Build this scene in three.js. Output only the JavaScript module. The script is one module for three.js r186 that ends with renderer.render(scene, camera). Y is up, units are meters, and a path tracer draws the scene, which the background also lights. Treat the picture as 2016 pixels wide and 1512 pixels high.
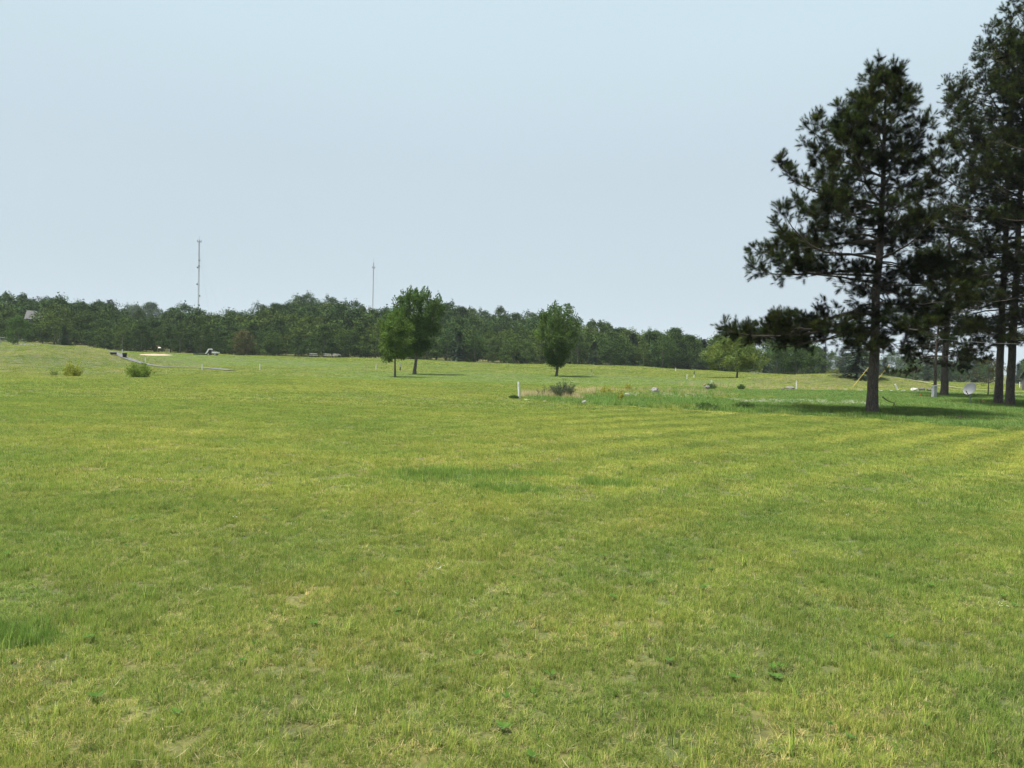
import * as THREE from 'three';
import { mergeGeometries } from 'three/addons/utils/BufferGeometryUtils.js';
import { createNoise2D, createNoise3D } from 'simplex-noise';

// ---------------------------------------------------------------- camera, sky, sun, exposure
const scene = new THREE.Scene();
const camera = new THREE.PerspectiveCamera(53, 4 / 3, 0.1, 6000);
camera.rotation.order = 'YXZ';
camera.position.set(0, 1.6, 0);
camera.rotation.set(-0.029, 0, 0.025);
const renderer = new THREE.WebGLRenderer({ antialias: true });
renderer.toneMapping = THREE.LinearToneMapping;
renderer.toneMappingExposure = 2.0;
renderer.shadowMap.enabled = true;
const SUN = new THREE.Vector3(-0.34, 0.92, 0.1).normalize();
{
  const W = 512, Hh = 256, data = new Float32Array(W * Hh * 4);
  // hazy bright sky: elevation in degrees -> radiance
  const stops = [[-90, 0.20, 0.235, 0.25], [0, 0.292, 0.348, 0.382], [6, 0.288, 0.344, 0.382], [14, 0.287, 0.346, 0.390], [22, 0.302, 0.378, 0.420], [30, 0.318, 0.396, 0.438], [55, 0.44, 0.49, 0.515], [90, 0.51, 0.55, 0.57]];
  const ns = createNoise3D(mulberry(5));
  for (let r = 0; r < Hh; r++) for (let c = 0; c < W; c++) {
    const up = ((r + 0.5) / Hh - 0.5) * Math.PI, ro = ((c + 0.5) / W - 0.5) * 2 * Math.PI;
    const x = Math.cos(ro) * Math.cos(up), y = Math.sin(up), z = Math.sin(ro) * Math.cos(up);
    const e = (up * 180) / Math.PI;
    let k = 0; while (k < stops.length - 2 && e > stops[k + 1][0]) k++;
    const a = stops[k], b = stops[k + 1], t = Math.min(1, Math.max(0, (e - a[0]) / (b[0] - a[0])));
    const cs = x * SUN.x + y * SUN.y + z * SUN.z;
    const glow = 0.9 * Math.exp((cs - 1) * 26) ;
    const veil = 1 + 0.012 * ns(x * 1.6, y * 5, z * 1.6);
    for (let i = 0; i < 3; i++) data[(r * W + c) * 4 + i] = (a[i + 1] + (b[i + 1] - a[i + 1]) * t) * veil + (e > 0 ? glow * [1, 0.97, 0.92][i] : 0);
    data[(r * W + c) * 4 + 3] = 1;
  }
  const sky = new THREE.DataTexture(data, W, Hh, THREE.RGBAFormat, THREE.FloatType);
  sky.mapping = THREE.EquirectangularReflectionMapping;
  sky.magFilter = THREE.LinearFilter;
  sky.needsUpdate = true;
  scene.background = sky;
  scene.environment = sky;
}
const sun = new THREE.DirectionalLight(new THREE.Color(1, 0.955, 0.86), 4.3);
sun.name = 'hazy_sun';
sun.position.copy(SUN).multiplyScalar(200).add(new THREE.Vector3(0, 0, -60));
sun.target.position.set(0, 0, -60);
sun.castShadow = true;
sun.shadow.radius = 14;
sun.shadow.mapSize.set(4096, 4096);
Object.assign(sun.shadow.camera, { left: -160, right: 160, top: 160, bottom: -160, near: 1, far: 600 });
scene.add(sun, sun.target);

// ---------------------------------------------------------------- helpers
function mulberry(a) {
  return () => { a = (a + 0x6d2b79f5) | 0; let t = Math.imul(a ^ (a >>> 15), 1 | a); t = (t + Math.imul(t ^ (t >>> 7), 61 | t)) ^ t; return ((t ^ (t >>> 14)) >>> 0) / 4294967296; };
}
const sm = (a, b, x) => { const t = Math.min(1, Math.max(0, (x - a) / (b - a))); return t * t * (3 - 2 * t); };
const lerp = (a, b, t) => a + (b - a) * t;
const curve = (pts, x) => { if (x <= pts[0][0]) return pts[0][1]; for (let i = 1; i < pts.length; i++) if (x <= pts[i][0]) return lerp(pts[i - 1][1], pts[i][1], sm(pts[i - 1][0], pts[i][0], x)); return pts[pts.length - 1][1]; };
const noise = createNoise2D(mulberry(11)), noiseB = createNoise2D(mulberry(23)), noise3 = createNoise3D(mulberry(31));
const bump1 = (q) => { q = 1 - q * q; return q > 0 ? q * q : 0; };

// ---------------------------------------------------------------- terrain: height at x, d metres ahead (z = -d)
const RIDGE = [[-140, 3.7], [-114, 3.2], [-99, 1.85], [-77, 1.6], [-49, 1.4], [-29, 1.5], [-1, 1.05], [21, 1.25], [45, 0.6], [53, 0.35], [75, -0.3], [92, -0.65], [140, -1]];
const HILL = [[-260, 5], [-195, 5.5], [-170, 6.5], [-148, 2.5], [-125, 3], [-102, 4.5], [-90, 10], [-80, 12.5], [-68, 12], [-57, 7], [-42, 6.5], [-28, 9.5], [0, 7.5], [22, 4.5], [45, 1], [70, 0], [110, -1]];
function H(x, d) {
  let h = curve(RIDGE, x) * sm(60, 165, d);
  h += curve(HILL, x * 300 / Math.max(200, Math.min(d, 400))) * sm(192, 310, d);
  h += 1.85 * bump1((d - 86) / 24) * sm(-37, -51, x);
  h -= 0.6 * bump1((d - 57) / 9) * sm(-20, -34, x);
  const q = ((x - 36) / 14) ** 2 + ((d - 84) / 11) ** 2;
  if (q < 1) h += 1.05 * (1 - q) * (1 - q);
  h += 0.5 * bump1((d - 122) / 26) * bump1((x + 55) / 26) ;
  const far = sm(20, 120, d);
  h += lerp(0.03, 0.12, far) * noise(x * 0.06, d * 0.06) + 0.012 * noiseB(x * 0.4, d * 0.4) * (1 - far);
  return h;
}
const V = (x, y, z) => new THREE.Vector3(x, y, z);
const taken = {};
function numbered(name) { const k = taken[name] = (taken[name] ?? -1) + 1; return k ? name + '_' + String(k).padStart(3, '0') : name; }
function tag(o, label, category, group, kind) { o.userData.label = label; if (category) o.userData.category = category; if (group) o.userData.group = group; if (kind) o.userData.kind = kind; return o; }
function shade(o) { o.traverse((m) => { if (m.isMesh) { m.castShadow = true; m.receiveShadow = true; } }); return o; }
function thing(name, label, category, x, d, turn = 0, group, sink = 0) {
  const o = new THREE.Group(); o.name = numbered(name); o.position.set(x, H(x, d) - sink, -d); o.rotation.y = turn; scene.add(o);
  return tag(o, label, category, group);
}
function part(name, geo, mat, parent) { const m = new THREE.Mesh(geo, mat); m.name = name; m.castShadow = m.receiveShadow = true; parent.add(m); return m; }
function copyOf(src, label, x, d, turn, group) {
  const o = src.clone(); o.name = numbered(src.userData.base); o.userData = { ...src.userData, label }; if (group) o.userData.group = group;
  o.position.set(x, H(x, d), -d); o.rotation.set(0, turn, 0); scene.add(o); return o;
}
// collects triangles into one geometry
class GB {
  constructor() { this.p = []; this.n = []; this.c = []; this.u = []; this.i = []; }
  vert(p, n, c, u = 0, v = 0) { this.p.push(p.x, p.y, p.z); this.n.push(n.x, n.y, n.z); this.c.push(c[0], c[1], c[2]); this.u.push(u, v); return this.p.length / 3 - 1; }
  tube(pts, rad, sides, c = [1, 1, 1], cap = true, rough) {
    const k = pts.length, T = V(0, 0, 0), A = V(0, 0, 0), B = V(0, 0, 0), q = V(0, 0, 0), nn = V(0, 0, 0);
    let len = 0, first = this.p.length / 3;
    A.set(1, 0, 0);
    for (let j = 0; j < k; j++) {
      T.subVectors(pts[Math.min(k - 1, j + 1)], pts[Math.max(0, j - 1)]).normalize();
      if (Math.abs(A.dot(T)) > 0.9) A.set(0, 0, 1);
      A.addScaledVector(T, -A.dot(T)).normalize(); B.crossVectors(T, A);
      if (j) len += pts[j].distanceTo(pts[j - 1]);
      for (let s = 0; s <= sides; s++) {
        const a = (s % sides) / sides * Math.PI * 2;
        nn.set(0, 0, 0).addScaledVector(A, Math.cos(a)).addScaledVector(B, Math.sin(a));
        let r = rad[j]; if (rough) r *= 1 + rough(s % sides, j);
        q.copy(pts[j]).addScaledVector(nn, r);
        this.vert(q, nn, c, s / sides * 6.283 * Math.max(0.02, rad[0]), len);
      }
    }
    for (let j = 0; j < k - 1; j++) for (let s = 0; s < sides; s++) {
      const a = first + j * (sides + 1) + s, b = a + sides + 1;
      this.i.push(a, a + 1, b, a + 1, b + 1, b);
    }
    if (cap) {
      T.subVectors(pts[k - 1], pts[k - 2]).normalize();
      const m = this.vert(pts[k - 1], T, c), e = first + (k - 1) * (sides + 1);
      for (let s = 0; s < sides; s++) this.i.push(e + s, e + s + 1, m);
    }
  }
  leaf(o, dir, side, l, w, c, fold = 0) { // pointed leaf: rhombus, widest past the middle
    const nn = V(0, 0, 0).crossVectors(side, dir).normalize();
    const m = o.clone().addScaledVector(dir, l * 0.45).addScaledVector(nn, -fold * l);
    const a = this.vert(o, nn, c), b = this.vert(m.clone().addScaledVector(side, w / 2), nn, c), d = this.vert(m.clone().addScaledVector(side, -w / 2), nn, c), e = this.vert(o.clone().addScaledVector(dir, l), nn, c);
    this.i.push(a, b, d, d, b, e);
  }
  blade(o, dir, side, h, w, bend, c, segs, lift = 1) { // grass blade leaning towards dir
    let prev = null; const q = V(0, 0, 0), nn = V(0, 0, 0), up = V(0, 1, 0);
    for (let j = 0; j <= segs; j++) {
      const t = j / segs, ww = w * (1 - t * 0.85) * 0.5;
      q.copy(o).addScaledVector(up, h * t * (1 - 0.35 * bend * t)).addScaledVector(dir, h * bend * t * t);
      nn.copy(dir).multiplyScalar(-0.45).addScaledVector(up, lift).normalize();
      if (j === segs) { const e = this.vert(q, nn, c); this.i.push(prev[0], prev[1], e); } else {
        const a = this.vert(q.clone().addScaledVector(side, -ww), nn, c), b = this.vert(q.clone().addScaledVector(side, ww), nn, c);
        if (prev) this.i.push(prev[0], prev[1], a, prev[1], b, a);
        prev = [a, b];
      }
    }
  }
  build() {
    const g = new THREE.BufferGeometry();
    g.setAttribute('position', new THREE.Float32BufferAttribute(this.p, 3)); g.setAttribute('normal', new THREE.Float32BufferAttribute(this.n, 3));
    g.setAttribute('color', new THREE.Float32BufferAttribute(this.c, 3)); g.setAttribute('uv', new THREE.Float32BufferAttribute(this.u, 2));
    g.setIndex(this.i); return g;
  }
}
const ball = (R) => { let x, y, z, q; do { x = R() * 2 - 1; y = R() * 2 - 1; z = R() * 2 - 1; q = x * x + y * y + z * z; } while (q > 1 || q < 1e-4); return V(x, y, z); };
const unit = (R) => ball(R).normalize();
const rgb = (r, g, b) => new THREE.Color().setRGB(r, g, b);
const tinted = (c, k, w = 0) => [c[0] * k * (1 + w), c[1] * k, c[2] * k * (1 - w)];

// ---------------------------------------------------------------- textures and materials
// wrap-around noise made of white noise blurred at several sizes
function wrapNoise(n, seed, octaves) {
  const out = new Float32Array(n * n);
  octaves.forEach(([rad, amp], k) => {
    const R = mulberry(seed + k * 97); let a = new Float32Array(n * n), b = new Float32Array(n * n);
    for (let i = 0; i < a.length; i++) a[i] = R() - 0.5;
    const pass = (src, dst, sx, sy, r) => { for (let y = 0; y < n; y++) { let s = 0; for (let k2 = -r; k2 <= r; k2++) s += sx ? src[y * n + ((k2 + n) % n)] : src[((k2 + n) % n) * n + y]; for (let x = 0; x < n; x++) { if (sx) { dst[y * n + x] = s / (2 * r + 1); s += src[y * n + ((x + r + 1) % n)] - src[y * n + ((x - r + n) % n)]; } else { dst[x * n + y] = s / (2 * r + 1); s += src[((x + r + 1) % n) * n + y] - src[((x - r + n) % n) * n + y]; } } } };
    const [rx, ry] = Array.isArray(rad) ? rad : [rad, rad];
    for (let it = 0; it < 2; it++) { if (rx) { pass(a, b, 1, 0, rx); [a, b] = [b, a]; } if (ry) { pass(a, b, 0, 1, ry); [a, b] = [b, a]; } }
    let v = 0; for (let i = 0; i < a.length; i++) v += a[i] * a[i]; v = Math.sqrt(v / a.length) || 1;
    for (let i = 0; i < a.length; i++) out[i] += a[i] / v * amp;
  });
  return out;
}
function mapFrom(n, f, srgb, repeat = 1) {
  const d = new Uint8Array(n * n * 4);
  for (let i = 0; i < n * n; i++) { const c = f(i); for (let k = 0; k < 3; k++) d[i * 4 + k] = Math.max(0, Math.min(255, Math.round(255 * c[k]))); d[i * 4 + 3] = 255; }
  const t = new THREE.DataTexture(d, n, n); t.magFilter = THREE.LinearFilter; t.wrapS = t.wrapT = THREE.RepeatWrapping; t.repeat.set(repeat, repeat); if (srgb) t.colorSpace = THREE.SRGBColorSpace; t.needsUpdate = true; return t;
}
const NG = 1024, grain = wrapNoise(NG, 3, [[1, 0.5], [3, 0.3], [10, 0.3], [40, 0.35]]), grain2 = wrapNoise(NG, 57, [[2, 0.5], [16, 0.6], [60, 0.6]]);
const GRAIN_MEAN = 0.5;
const groundMap = mapFrom(NG, (i) => { const k = GRAIN_MEAN * (1 + 0.22 * grain[i]), y = 0.07 * grain2[i]; return [k * (1 + y), k, k * (1 - y)]; }, false, 1 / 6);
const groundBump = mapFrom(NG, (i) => { const k = 0.5 + 0.16 * grain[i]; return [k, k, k]; }, false, 1 / 6);
const barkN = wrapNoise(512, 71, [[[1, 6], 0.5], [[4, 18], 0.7], [[2, 2], 0.25]]), barkN2 = wrapNoise(512, 91, [[12, 0.8], [2, 0.4]]);
const barkMap = mapFrom(512, (i) => { const k = 0.55 + 0.16 * barkN[i], w = 0.05 * barkN2[i]; return [k + w, k, k - w]; }, false);
const barkBump = mapFrom(512, (i) => { const k = 0.5 + 0.2 * barkN[i]; return [k, k, k]; }, false);
const speck = wrapNoise(256, 15, [[1, 0.5], [5, 0.5], [20, 0.5]]);
const speckMap = mapFrom(256, (i) => { const k = 0.72 + 0.12 * speck[i]; return [k, k, k]; }, false);
const speckBump = mapFrom(256, (i) => { const k = 0.5 + 0.18 * speck[i]; return [k, k, k]; }, false);
const leafy = (r = 1, g = 1, b = 1, through = 0.35) => new THREE.MeshPhysicalMaterial({ color: rgb(r, g, b), vertexColors: true, roughness: 1, transmission: through, thickness: 0, specularIntensity: 0.25, side: THREE.DoubleSide });
const plain = (r, g, b, rough = 0.8, extra = {}) => new THREE.MeshStandardMaterial({ color: rgb(r, g, b), roughness: rough, ...extra });
const worn = (r, g, b, rough = 0.75) => plain(r / 0.72, g / 0.72, b / 0.72, rough, { map: speckMap, bumpMap: speckBump, bumpScale: 0.004 });
const M = {
  foliage: leafy(1, 1, 1, 0),
  grass: leafy(1, 1, 1, 0.4), leaf: leafy(1, 1, 1, 0.4), needle: leafy(1, 1, 1, 0.3),
  bark: plain(0.15, 0.125, 0.105, 0.95, { map: barkMap, bumpMap: barkBump, bumpScale: 0.03 }),
  greybark: plain(0.2, 0.175, 0.15, 0.95, { map: barkMap, bumpMap: barkBump, bumpScale: 0.02 }),
  twig: plain(0.075, 0.06, 0.05, 0.95), white: worn(0.6, 0.6, 0.57, 0.6), steel: plain(0.26, 0.27, 0.28, 0.6, { metalness: 0.3 }), grey: worn(0.3, 0.31, 0.32), black: plain(0.018, 0.018, 0.02, 0.6),
  rock: plain(1, 1, 1, 0.95, { vertexColors: true, map: speckMap, bumpMap: speckBump, bumpScale: 0.015 }), wood: worn(0.2, 0.14, 0.09, 0.9), yellow: worn(0.45, 0.34, 0.09, 0.6), orange: plain(0.75, 0.25, 0.03, 0.7, { side: THREE.DoubleSide }),
  sand: plain(0.33 / 0.72, 0.25 / 0.72, 0.18 / 0.72, 1, { map: speckMap, bumpMap: speckBump, bumpScale: 0.02 }), asphalt: plain(0.095 / 0.72, 0.1 / 0.72, 0.1 / 0.72, 0.95, { map: speckMap }), gravel: plain(0.24 / 0.72, 0.22 / 0.72, 0.15 / 0.72, 1, { map: speckMap }),
};
M.rock.color.setRGB(0.75 / 0.72, 0.75 / 0.72, 0.75 / 0.72);

// ---------------------------------------------------------------- ground cover: where each kind of turf grows
const MF = [[0.3, 33.2], [2.8, 30.3], [9, 27.6], [11.8, 25.8], [14.5, 21.5], [20, 18.5], [34, 16]], MB = [[0.3, 34.5], [2.5, 38], [10, 51], [20, 57], [34, 62]];
function meadowAt(x, d) { if (x < 0.1) return 0; const w = 0.35 * noiseB(x * 0.9, d * 0.9), f = curve(MF, x) + w, b = curve(MB, x) + 2 * w; return sm(f - 0.1, f + 0.25, d) * (1 - sm(b - 1.5, b + 1, d)) * sm(0.1, 0.8, x); }
const ell = (x, d, cx, cd, rx, rd) => { const q = ((x - cx) / rx) ** 2 + ((d - cd) / rd) ** 2; return q < 1 ? (1 - q) : 0; };
function lushAt(x, d) {
  const wx = x + 0.18 * noise(x * 2.3, d * 2.3), wd = d + 0.16 * noiseB(x * 2.1, d * 2.1);
  let l = Math.max(ell(wx, wd, -0.85, 10.75, 0.95, 0.75), 0.75 * ell(wx, wd, 0.1, 10.9, 0.75, 0.4), ell(wx, wd, 0.02, 9.62, 0.75, 0.24), ell(wx, wd, 1.32, 10.2, 0.55, 0.3));
  l = Math.max(l, 0.9 * ell(wx, wd, -2.85, 4.15, 0.42, 0.42), 0.2 * ell(wx, wd, -3.4, 7.9, 1.5, 0.22), 0.35 * ell(wx, wd, 3.5, 7.3, 1.1, 0.3));
  return Math.min(1, l * 1.6);
}
function fairwayAt(x, d) {
  const w = 5 * noise(x * 0.03, d * 0.03 + 9);
  const a = sm(54, 60, d + w * 0.6) * (1 - sm(84, 96, d + w)) * sm(-24, -8, x + w) * (1 - sm(20, 30, x + w));
  const b = sm(90, 95, d + w) * (1 - sm(118, 132, d + w)) * sm(-72, -52, x) * (1 - sm(-24, -6, x + 2 * w));
  return Math.max(a, b);
}
function tintAt(x, d) {
  const n1 = noise(x * 0.09 + 3, d * 0.09), n2 = noiseB(x * 0.42, d * 0.42), n3 = noise(x * 1.3, d * 1.3 + 40), n4 = noiseB(x * 0.025, d * 0.025 + 7);
  let dry = 0.5 + 0.26 * n1 + 0.2 * n2 + 0.16 * n3 + 0.18 * n4;
  const u = 0.73 * x - 0.68 * d + 0.5 * noise(x * 0.08, d * 0.08), v = d + 0.25 * x + 1.2 * noise(x * 0.05, d * 0.05 + 5), wl = sm(-5, 3, x);
  const st = lerp(Math.sin(v * 2.5), Math.sin(u * 4.3), wl) * (0.6 + 0.5 * n1);
  dry += lerp(0.18, 0.42, sm(0, 4, x)) * st * (1 - sm(60, 110, d));
  dry = Math.min(1.15, Math.max(-0.1, dry));
  let c = [lerp(0.7, 1.26, dry), lerp(0.84, 1.12, dry), lerp(0.8, 1.1, dry)];
  const strip = 1 + 0.15 * st * sm(-2, 4, x) * (1 - sm(40, 70, d)); c = c.map((q) => q * strip);
  const mixc = (t, k) => { c = c.map((q, i) => lerp(q, t[i], k)); };
  mixc([1.35, 1.12, 1.5], 0.5 * sm(43, 46, d + noise(x, d)) * (1 - sm(48, 51, d)) * sm(-20, -28, x));
  mixc([0.62, 0.84, 0.8], 0.8 * lushAt(x, d));
  mixc([1.4, 1.15, 1.5], 0.4 * sm(0.45, 0.85, n3 * 0.55 + n2 * 0.6) * (1 - sm(16, 40, d)));
  mixc([0.8, 0.97, 0.95], 0.8 * fairwayAt(x, d));
  const me = meadowAt(x, d); mixc([lerp(0.7, 1.05, sm(0.1, 0.9, n2)) * 0.72, 0.76, 0.85], 0.85 * me);
  const tan = sm(0.0, 0.5, n2 * 0.5 + noise(x * 0.2, d * 0.9) * 0.6) * (ell(x, d, 7, 45, 6.5, 5) + ell(x, d, 1.6, 35.5, 2.0, 2.5) + ell(x, d, 21, 64, 9, 6)); mixc([1.7, 1.25, 1.8], Math.min(0.6, tan));
  mixc([1.25, 0.98, 1.3], 0.55 * sm(-0.2, 0.6, n1 + 0.4 * n3) * ell(x, d, -27, 68, 16, 7));
  return c;
}
const tallAt = (x, d) => (1 + 0.25 * noise(x * 0.8, d * 0.8)) * (1 + 0.55 * lushAt(x, d)) * (1 - 0.4 * fairwayAt(x, d)) * (1 + 0.6 * meadowAt(x, d));

// ---------------------------------------------------------------- ground sheet
{
  const grow = (a, b, s) => { const out = []; for (let q = a; q < b - 1e-6; q += s) out.push(q); return out; };
  const D = [...grow(-24, 0, 3), ...grow(0, 64, 0.7), ...grow(64, 140, 1.2), ...grow(140, 200, 2), ...grow(200, 400, 6)]; for (let q = 400; q < 3400; q *= 1.18) D.push(q);
  const half = [...grow(0, 40, 0.7), ...grow(40, 100, 1.3), ...grow(100, 260, 5)]; for (let q = 260; q < 3200; q *= 1.2) half.push(q);
  const X = [...half.slice(1).reverse().map((q) => -q), ...half];
  const nx = X.length, nd = D.length, pos = new Float32Array(nx * nd * 3), col = new Float32Array(nx * nd * 3), uv = new Float32Array(nx * nd * 2), idx = [];
  for (let j = 0; j < nd; j++) for (let i = 0; i < nx; i++) {
    const k = j * nx + i, x = X[i], d = D[j], t = tintAt(x, d);
    pos.set([x, H(x, d) - 0.012, -d], k * 3);
    for (let q = 0; q < 3; q++) col[k * 3 + q] = [0.085, 0.092, 0.026][q] * t[q] / GRAIN_MEAN;
    uv.set([x, d], k * 2);
    if (i < nx - 1 && j < nd - 1) idx.push(k, k + 1, k + nx, k + 1, k + nx + 1, k + nx);
  }
  const g = new THREE.BufferGeometry();
  g.setAttribute('position', new THREE.BufferAttribute(pos, 3)); g.setAttribute('color', new THREE.BufferAttribute(col, 3)); g.setAttribute('uv', new THREE.BufferAttribute(uv, 2)); g.setIndex(idx); g.computeVertexNormals();
  const m = part('ground', g, plain(1, 1, 1, 1, { vertexColors: true, map: groundMap, bumpMap: groundBump, bumpScale: 0.05 }), scene);
  tag(m, 'grassy ground of lawn, fairway and rough rising to a wooded hill', 'ground', null, 'structure');
}
function ribbon(name, pts, w, mat, label, lift = 0.03) {
  const c = new THREE.CatmullRomCurve3(pts.map(([x, d]) => V(x, 0, d))), n = pts.length * 14, pos = [], uv = [], idx = [];
  for (let i = 0; i <= n; i++) {
    const p = c.getPoint(i / n), t = c.getTangent(i / n), sx = t.z, sd = -t.x, k = Math.hypot(sx, sd), cols = 4;
    for (let s = 0; s <= cols; s++) { const q = (s / cols - 0.5) * w * (1 + (s % cols ? 0 : 0.08 * noise(i * 0.9, s * 5))), x = p.x + sx / k * q, d = p.z + sd / k * q; pos.push(x, H(x, d) + lift + (s % cols ? 0.015 : 0), -d); uv.push(x, d); if (i < n && s < cols) { const a = i * (cols + 1) + s, b = a + cols + 1; idx.push(a, a + 1, b, a + 1, b + 1, b); } }
  }
  const g = new THREE.BufferGeometry(); g.setAttribute('position', new THREE.Float32BufferAttribute(pos, 3)); g.setAttribute('uv', new THREE.Float32BufferAttribute(uv, 2)); g.setIndex(idx); g.computeVertexNormals();
  mat.side = THREE.DoubleSide;
  return tag(part(numbered(name), g, mat, scene), label, 'path', null, 'structure');
}
ribbon('cart_path', [[-46, 88.6], [-43.3, 86.2], [-38, 82.8], [-32.5, 79.5], [-28.4, 75.8], [-27, 74.2]], 1.2, M.asphalt, 'grey paved cart path curving round the grassy mound', 0.05);
ribbon('gravel_track', [[33, 60.5], [37, 58.5], [42, 56.5], [50, 53]], 0.7, M.gravel, 'thin pale gravel track passing behind the pine trunks', 0.05);
ribbon('gravel_track', [[36, 92], [40, 84], [45, 76], [48, 70]], 0.6, M.gravel, 'pale gravel track running down beside the spruce mound', 0.05);
{
  const pos = [], uv = [], idx = [], n = 40; pos.push(-54.8, H(-54.8, 118.6) + 0.1, -118.6); uv.push(0, 0);
  for (let r = 1; r <= 3; r++) for (let i = 0; i < n; i++) { const a = i / n * Math.PI * 2, q = r / 3 * (1 + 0.16 * noise(Math.cos(a) * 1.5 + 4, Math.sin(a) * 1.5)), x = -54.8 + 2.3 * q * Math.cos(a), d = 118.6 + 3.0 * q * Math.sin(a); pos.push(x, H(x, d) + (r === 3 ? 0.03 : 0.09), -d); uv.push(x, d); }
  for (let i = 0; i < n; i++) { const b = (i + 1) % n; idx.push(0, 1 + i, 1 + b); for (let r = 0; r < 2; r++) idx.push(1 + r * n + i, 1 + (r + 1) * n + i, 1 + r * n + b, 1 + r * n + b, 1 + (r + 1) * n + i, 1 + (r + 1) * n + b); }
  const g = new THREE.BufferGeometry(); g.setAttribute('position', new THREE.Float32BufferAttribute(pos, 3)); g.setAttribute('uv', new THREE.Float32BufferAttribute(uv, 2)); g.setIndex(idx); g.computeVertexNormals(); M.sand.side = THREE.DoubleSide;
  tag(part('sand_bunker', g, M.sand, scene), 'small pale sand bunker on the rise beyond the cart path', 'bunker', null, 'structure');
}
// ---------------------------------------------------------------- grass
const BL = [[0.06, 0.116, 0.016], [0.112, 0.178, 0.023], [0.158, 0.214, 0.033], [0.212, 0.254, 0.049], [0.272, 0.292, 0.075], [0.41, 0.355, 0.16]];
function grassClump(seed, R, n, h, w, segs, straw, bendy = 0.5, lift = 0.75) { // a square of turf made of many small tussocks
  const g = new GB(), rn = mulberry(seed), heads = [], m = Math.max(8, Math.round(n / 11));
  for (let k = 0; k < m; k++) heads.push([(rn() + rn() * 0.35 - 0.675) * R, (rn() + rn() * 0.35 - 0.675) * R, 0.65 + 0.7 * rn(), rn(), rn() < straw * 0.7 ? 0.6 : straw * 0.45, rn() * 6.283]);
  const spread = R / Math.sqrt(m) * 0.85;
  for (let k = 0; k < n; k++) {
    const [cx, cz, tallness, hue, dead, lean] = heads[(rn() * m) | 0], a = rn() * 6.283, r = spread * Math.sqrt(rn()) * 1.15, az = rn() < 0.45 ? lean + (rn() - 0.5) * 1.6 : a + (rn() - 0.5), dir = V(Math.cos(az), 0, Math.sin(az)), side = V(-Math.sin(az), 0, Math.cos(az));
    const dryBlade = rn() < dead, c = dryBlade ? BL[5] : BL[Math.min(4, Math.floor((hue * 0.65 + rn() * 0.35) * 5))], hh = h * tallness * (0.5 + 0.7 * rn()) * (dryBlade ? 0.8 : 1);
    g.blade(V(cx + r * Math.cos(a), -0.012, cz + r * Math.sin(a)), dir, side, hh, w * (0.7 + 0.6 * rn()), bendy * (0.2 + 1.3 * rn() * rn() + (dryBlade ? 0.6 : 0)), tinted(c, 0.75 + 0.5 * rn()), segs, lift);
  }
  return g.build();
}
const nrm = V(0, 1, 0), UPV = V(0, 1, 0), dummy = new THREE.Object3D(), tcol = new THREE.Color();
function scatter(parent, name, geos, mat, list, tint = true) { // list of [x, d, scale, scaleY]
  const rn = mulberry(list.length + 7), lots = geos.map(() => []);
  list.forEach((q) => lots[(rn() * geos.length) | 0].push(q));
  lots.forEach((lot, k) => {
    if (!lot.length) return;
    const im = new THREE.InstancedMesh(geos[k], mat, lot.length); im.name = name; im.castShadow = im.receiveShadow = true; im.userData.kind = 'stuff';
    lot.forEach(([x, d, s, sy, up = 0], i) => {
      dummy.position.set(x, H(x, d) + up, -d); nrm.set(H(x - 0.6, d) - H(x + 0.6, d), 1.2, H(x, d + 0.6) - H(x, d - 0.6)).normalize(); dummy.quaternion.setFromUnitVectors(UPV, nrm); dummy.rotateY(rn() * 6.283); dummy.scale.set(s, sy, s); dummy.updateMatrix(); im.setMatrixAt(i, dummy.matrix);
      if (tint) { const t = tintAt(x, d), j = 0.88 + 0.24 * rn(); im.setColorAt(i, tcol.setRGB(t[0] * j, t[1] * j, t[2] * j)); }
    });
    parent.add(im);
  });
}
function cover(d0, d1, step, side, keep, rn) {
  const out = [];
  for (let d = d0; d < d1; d += step) for (let x = -(d * 0.72 + side); x < d * 0.72 + side; x += step) {
    const xx = x + (rn() - 0.5) * step * 0.5, dd = d + (rn() - 0.5) * step * 0.5; if (!keep || keep(xx, dd)) out.push([xx, dd, 0.95 + 0.2 * rn(), tallAt(xx, dd) * (0.8 + 0.4 * rn())]);
  }
  return out;
}
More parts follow.
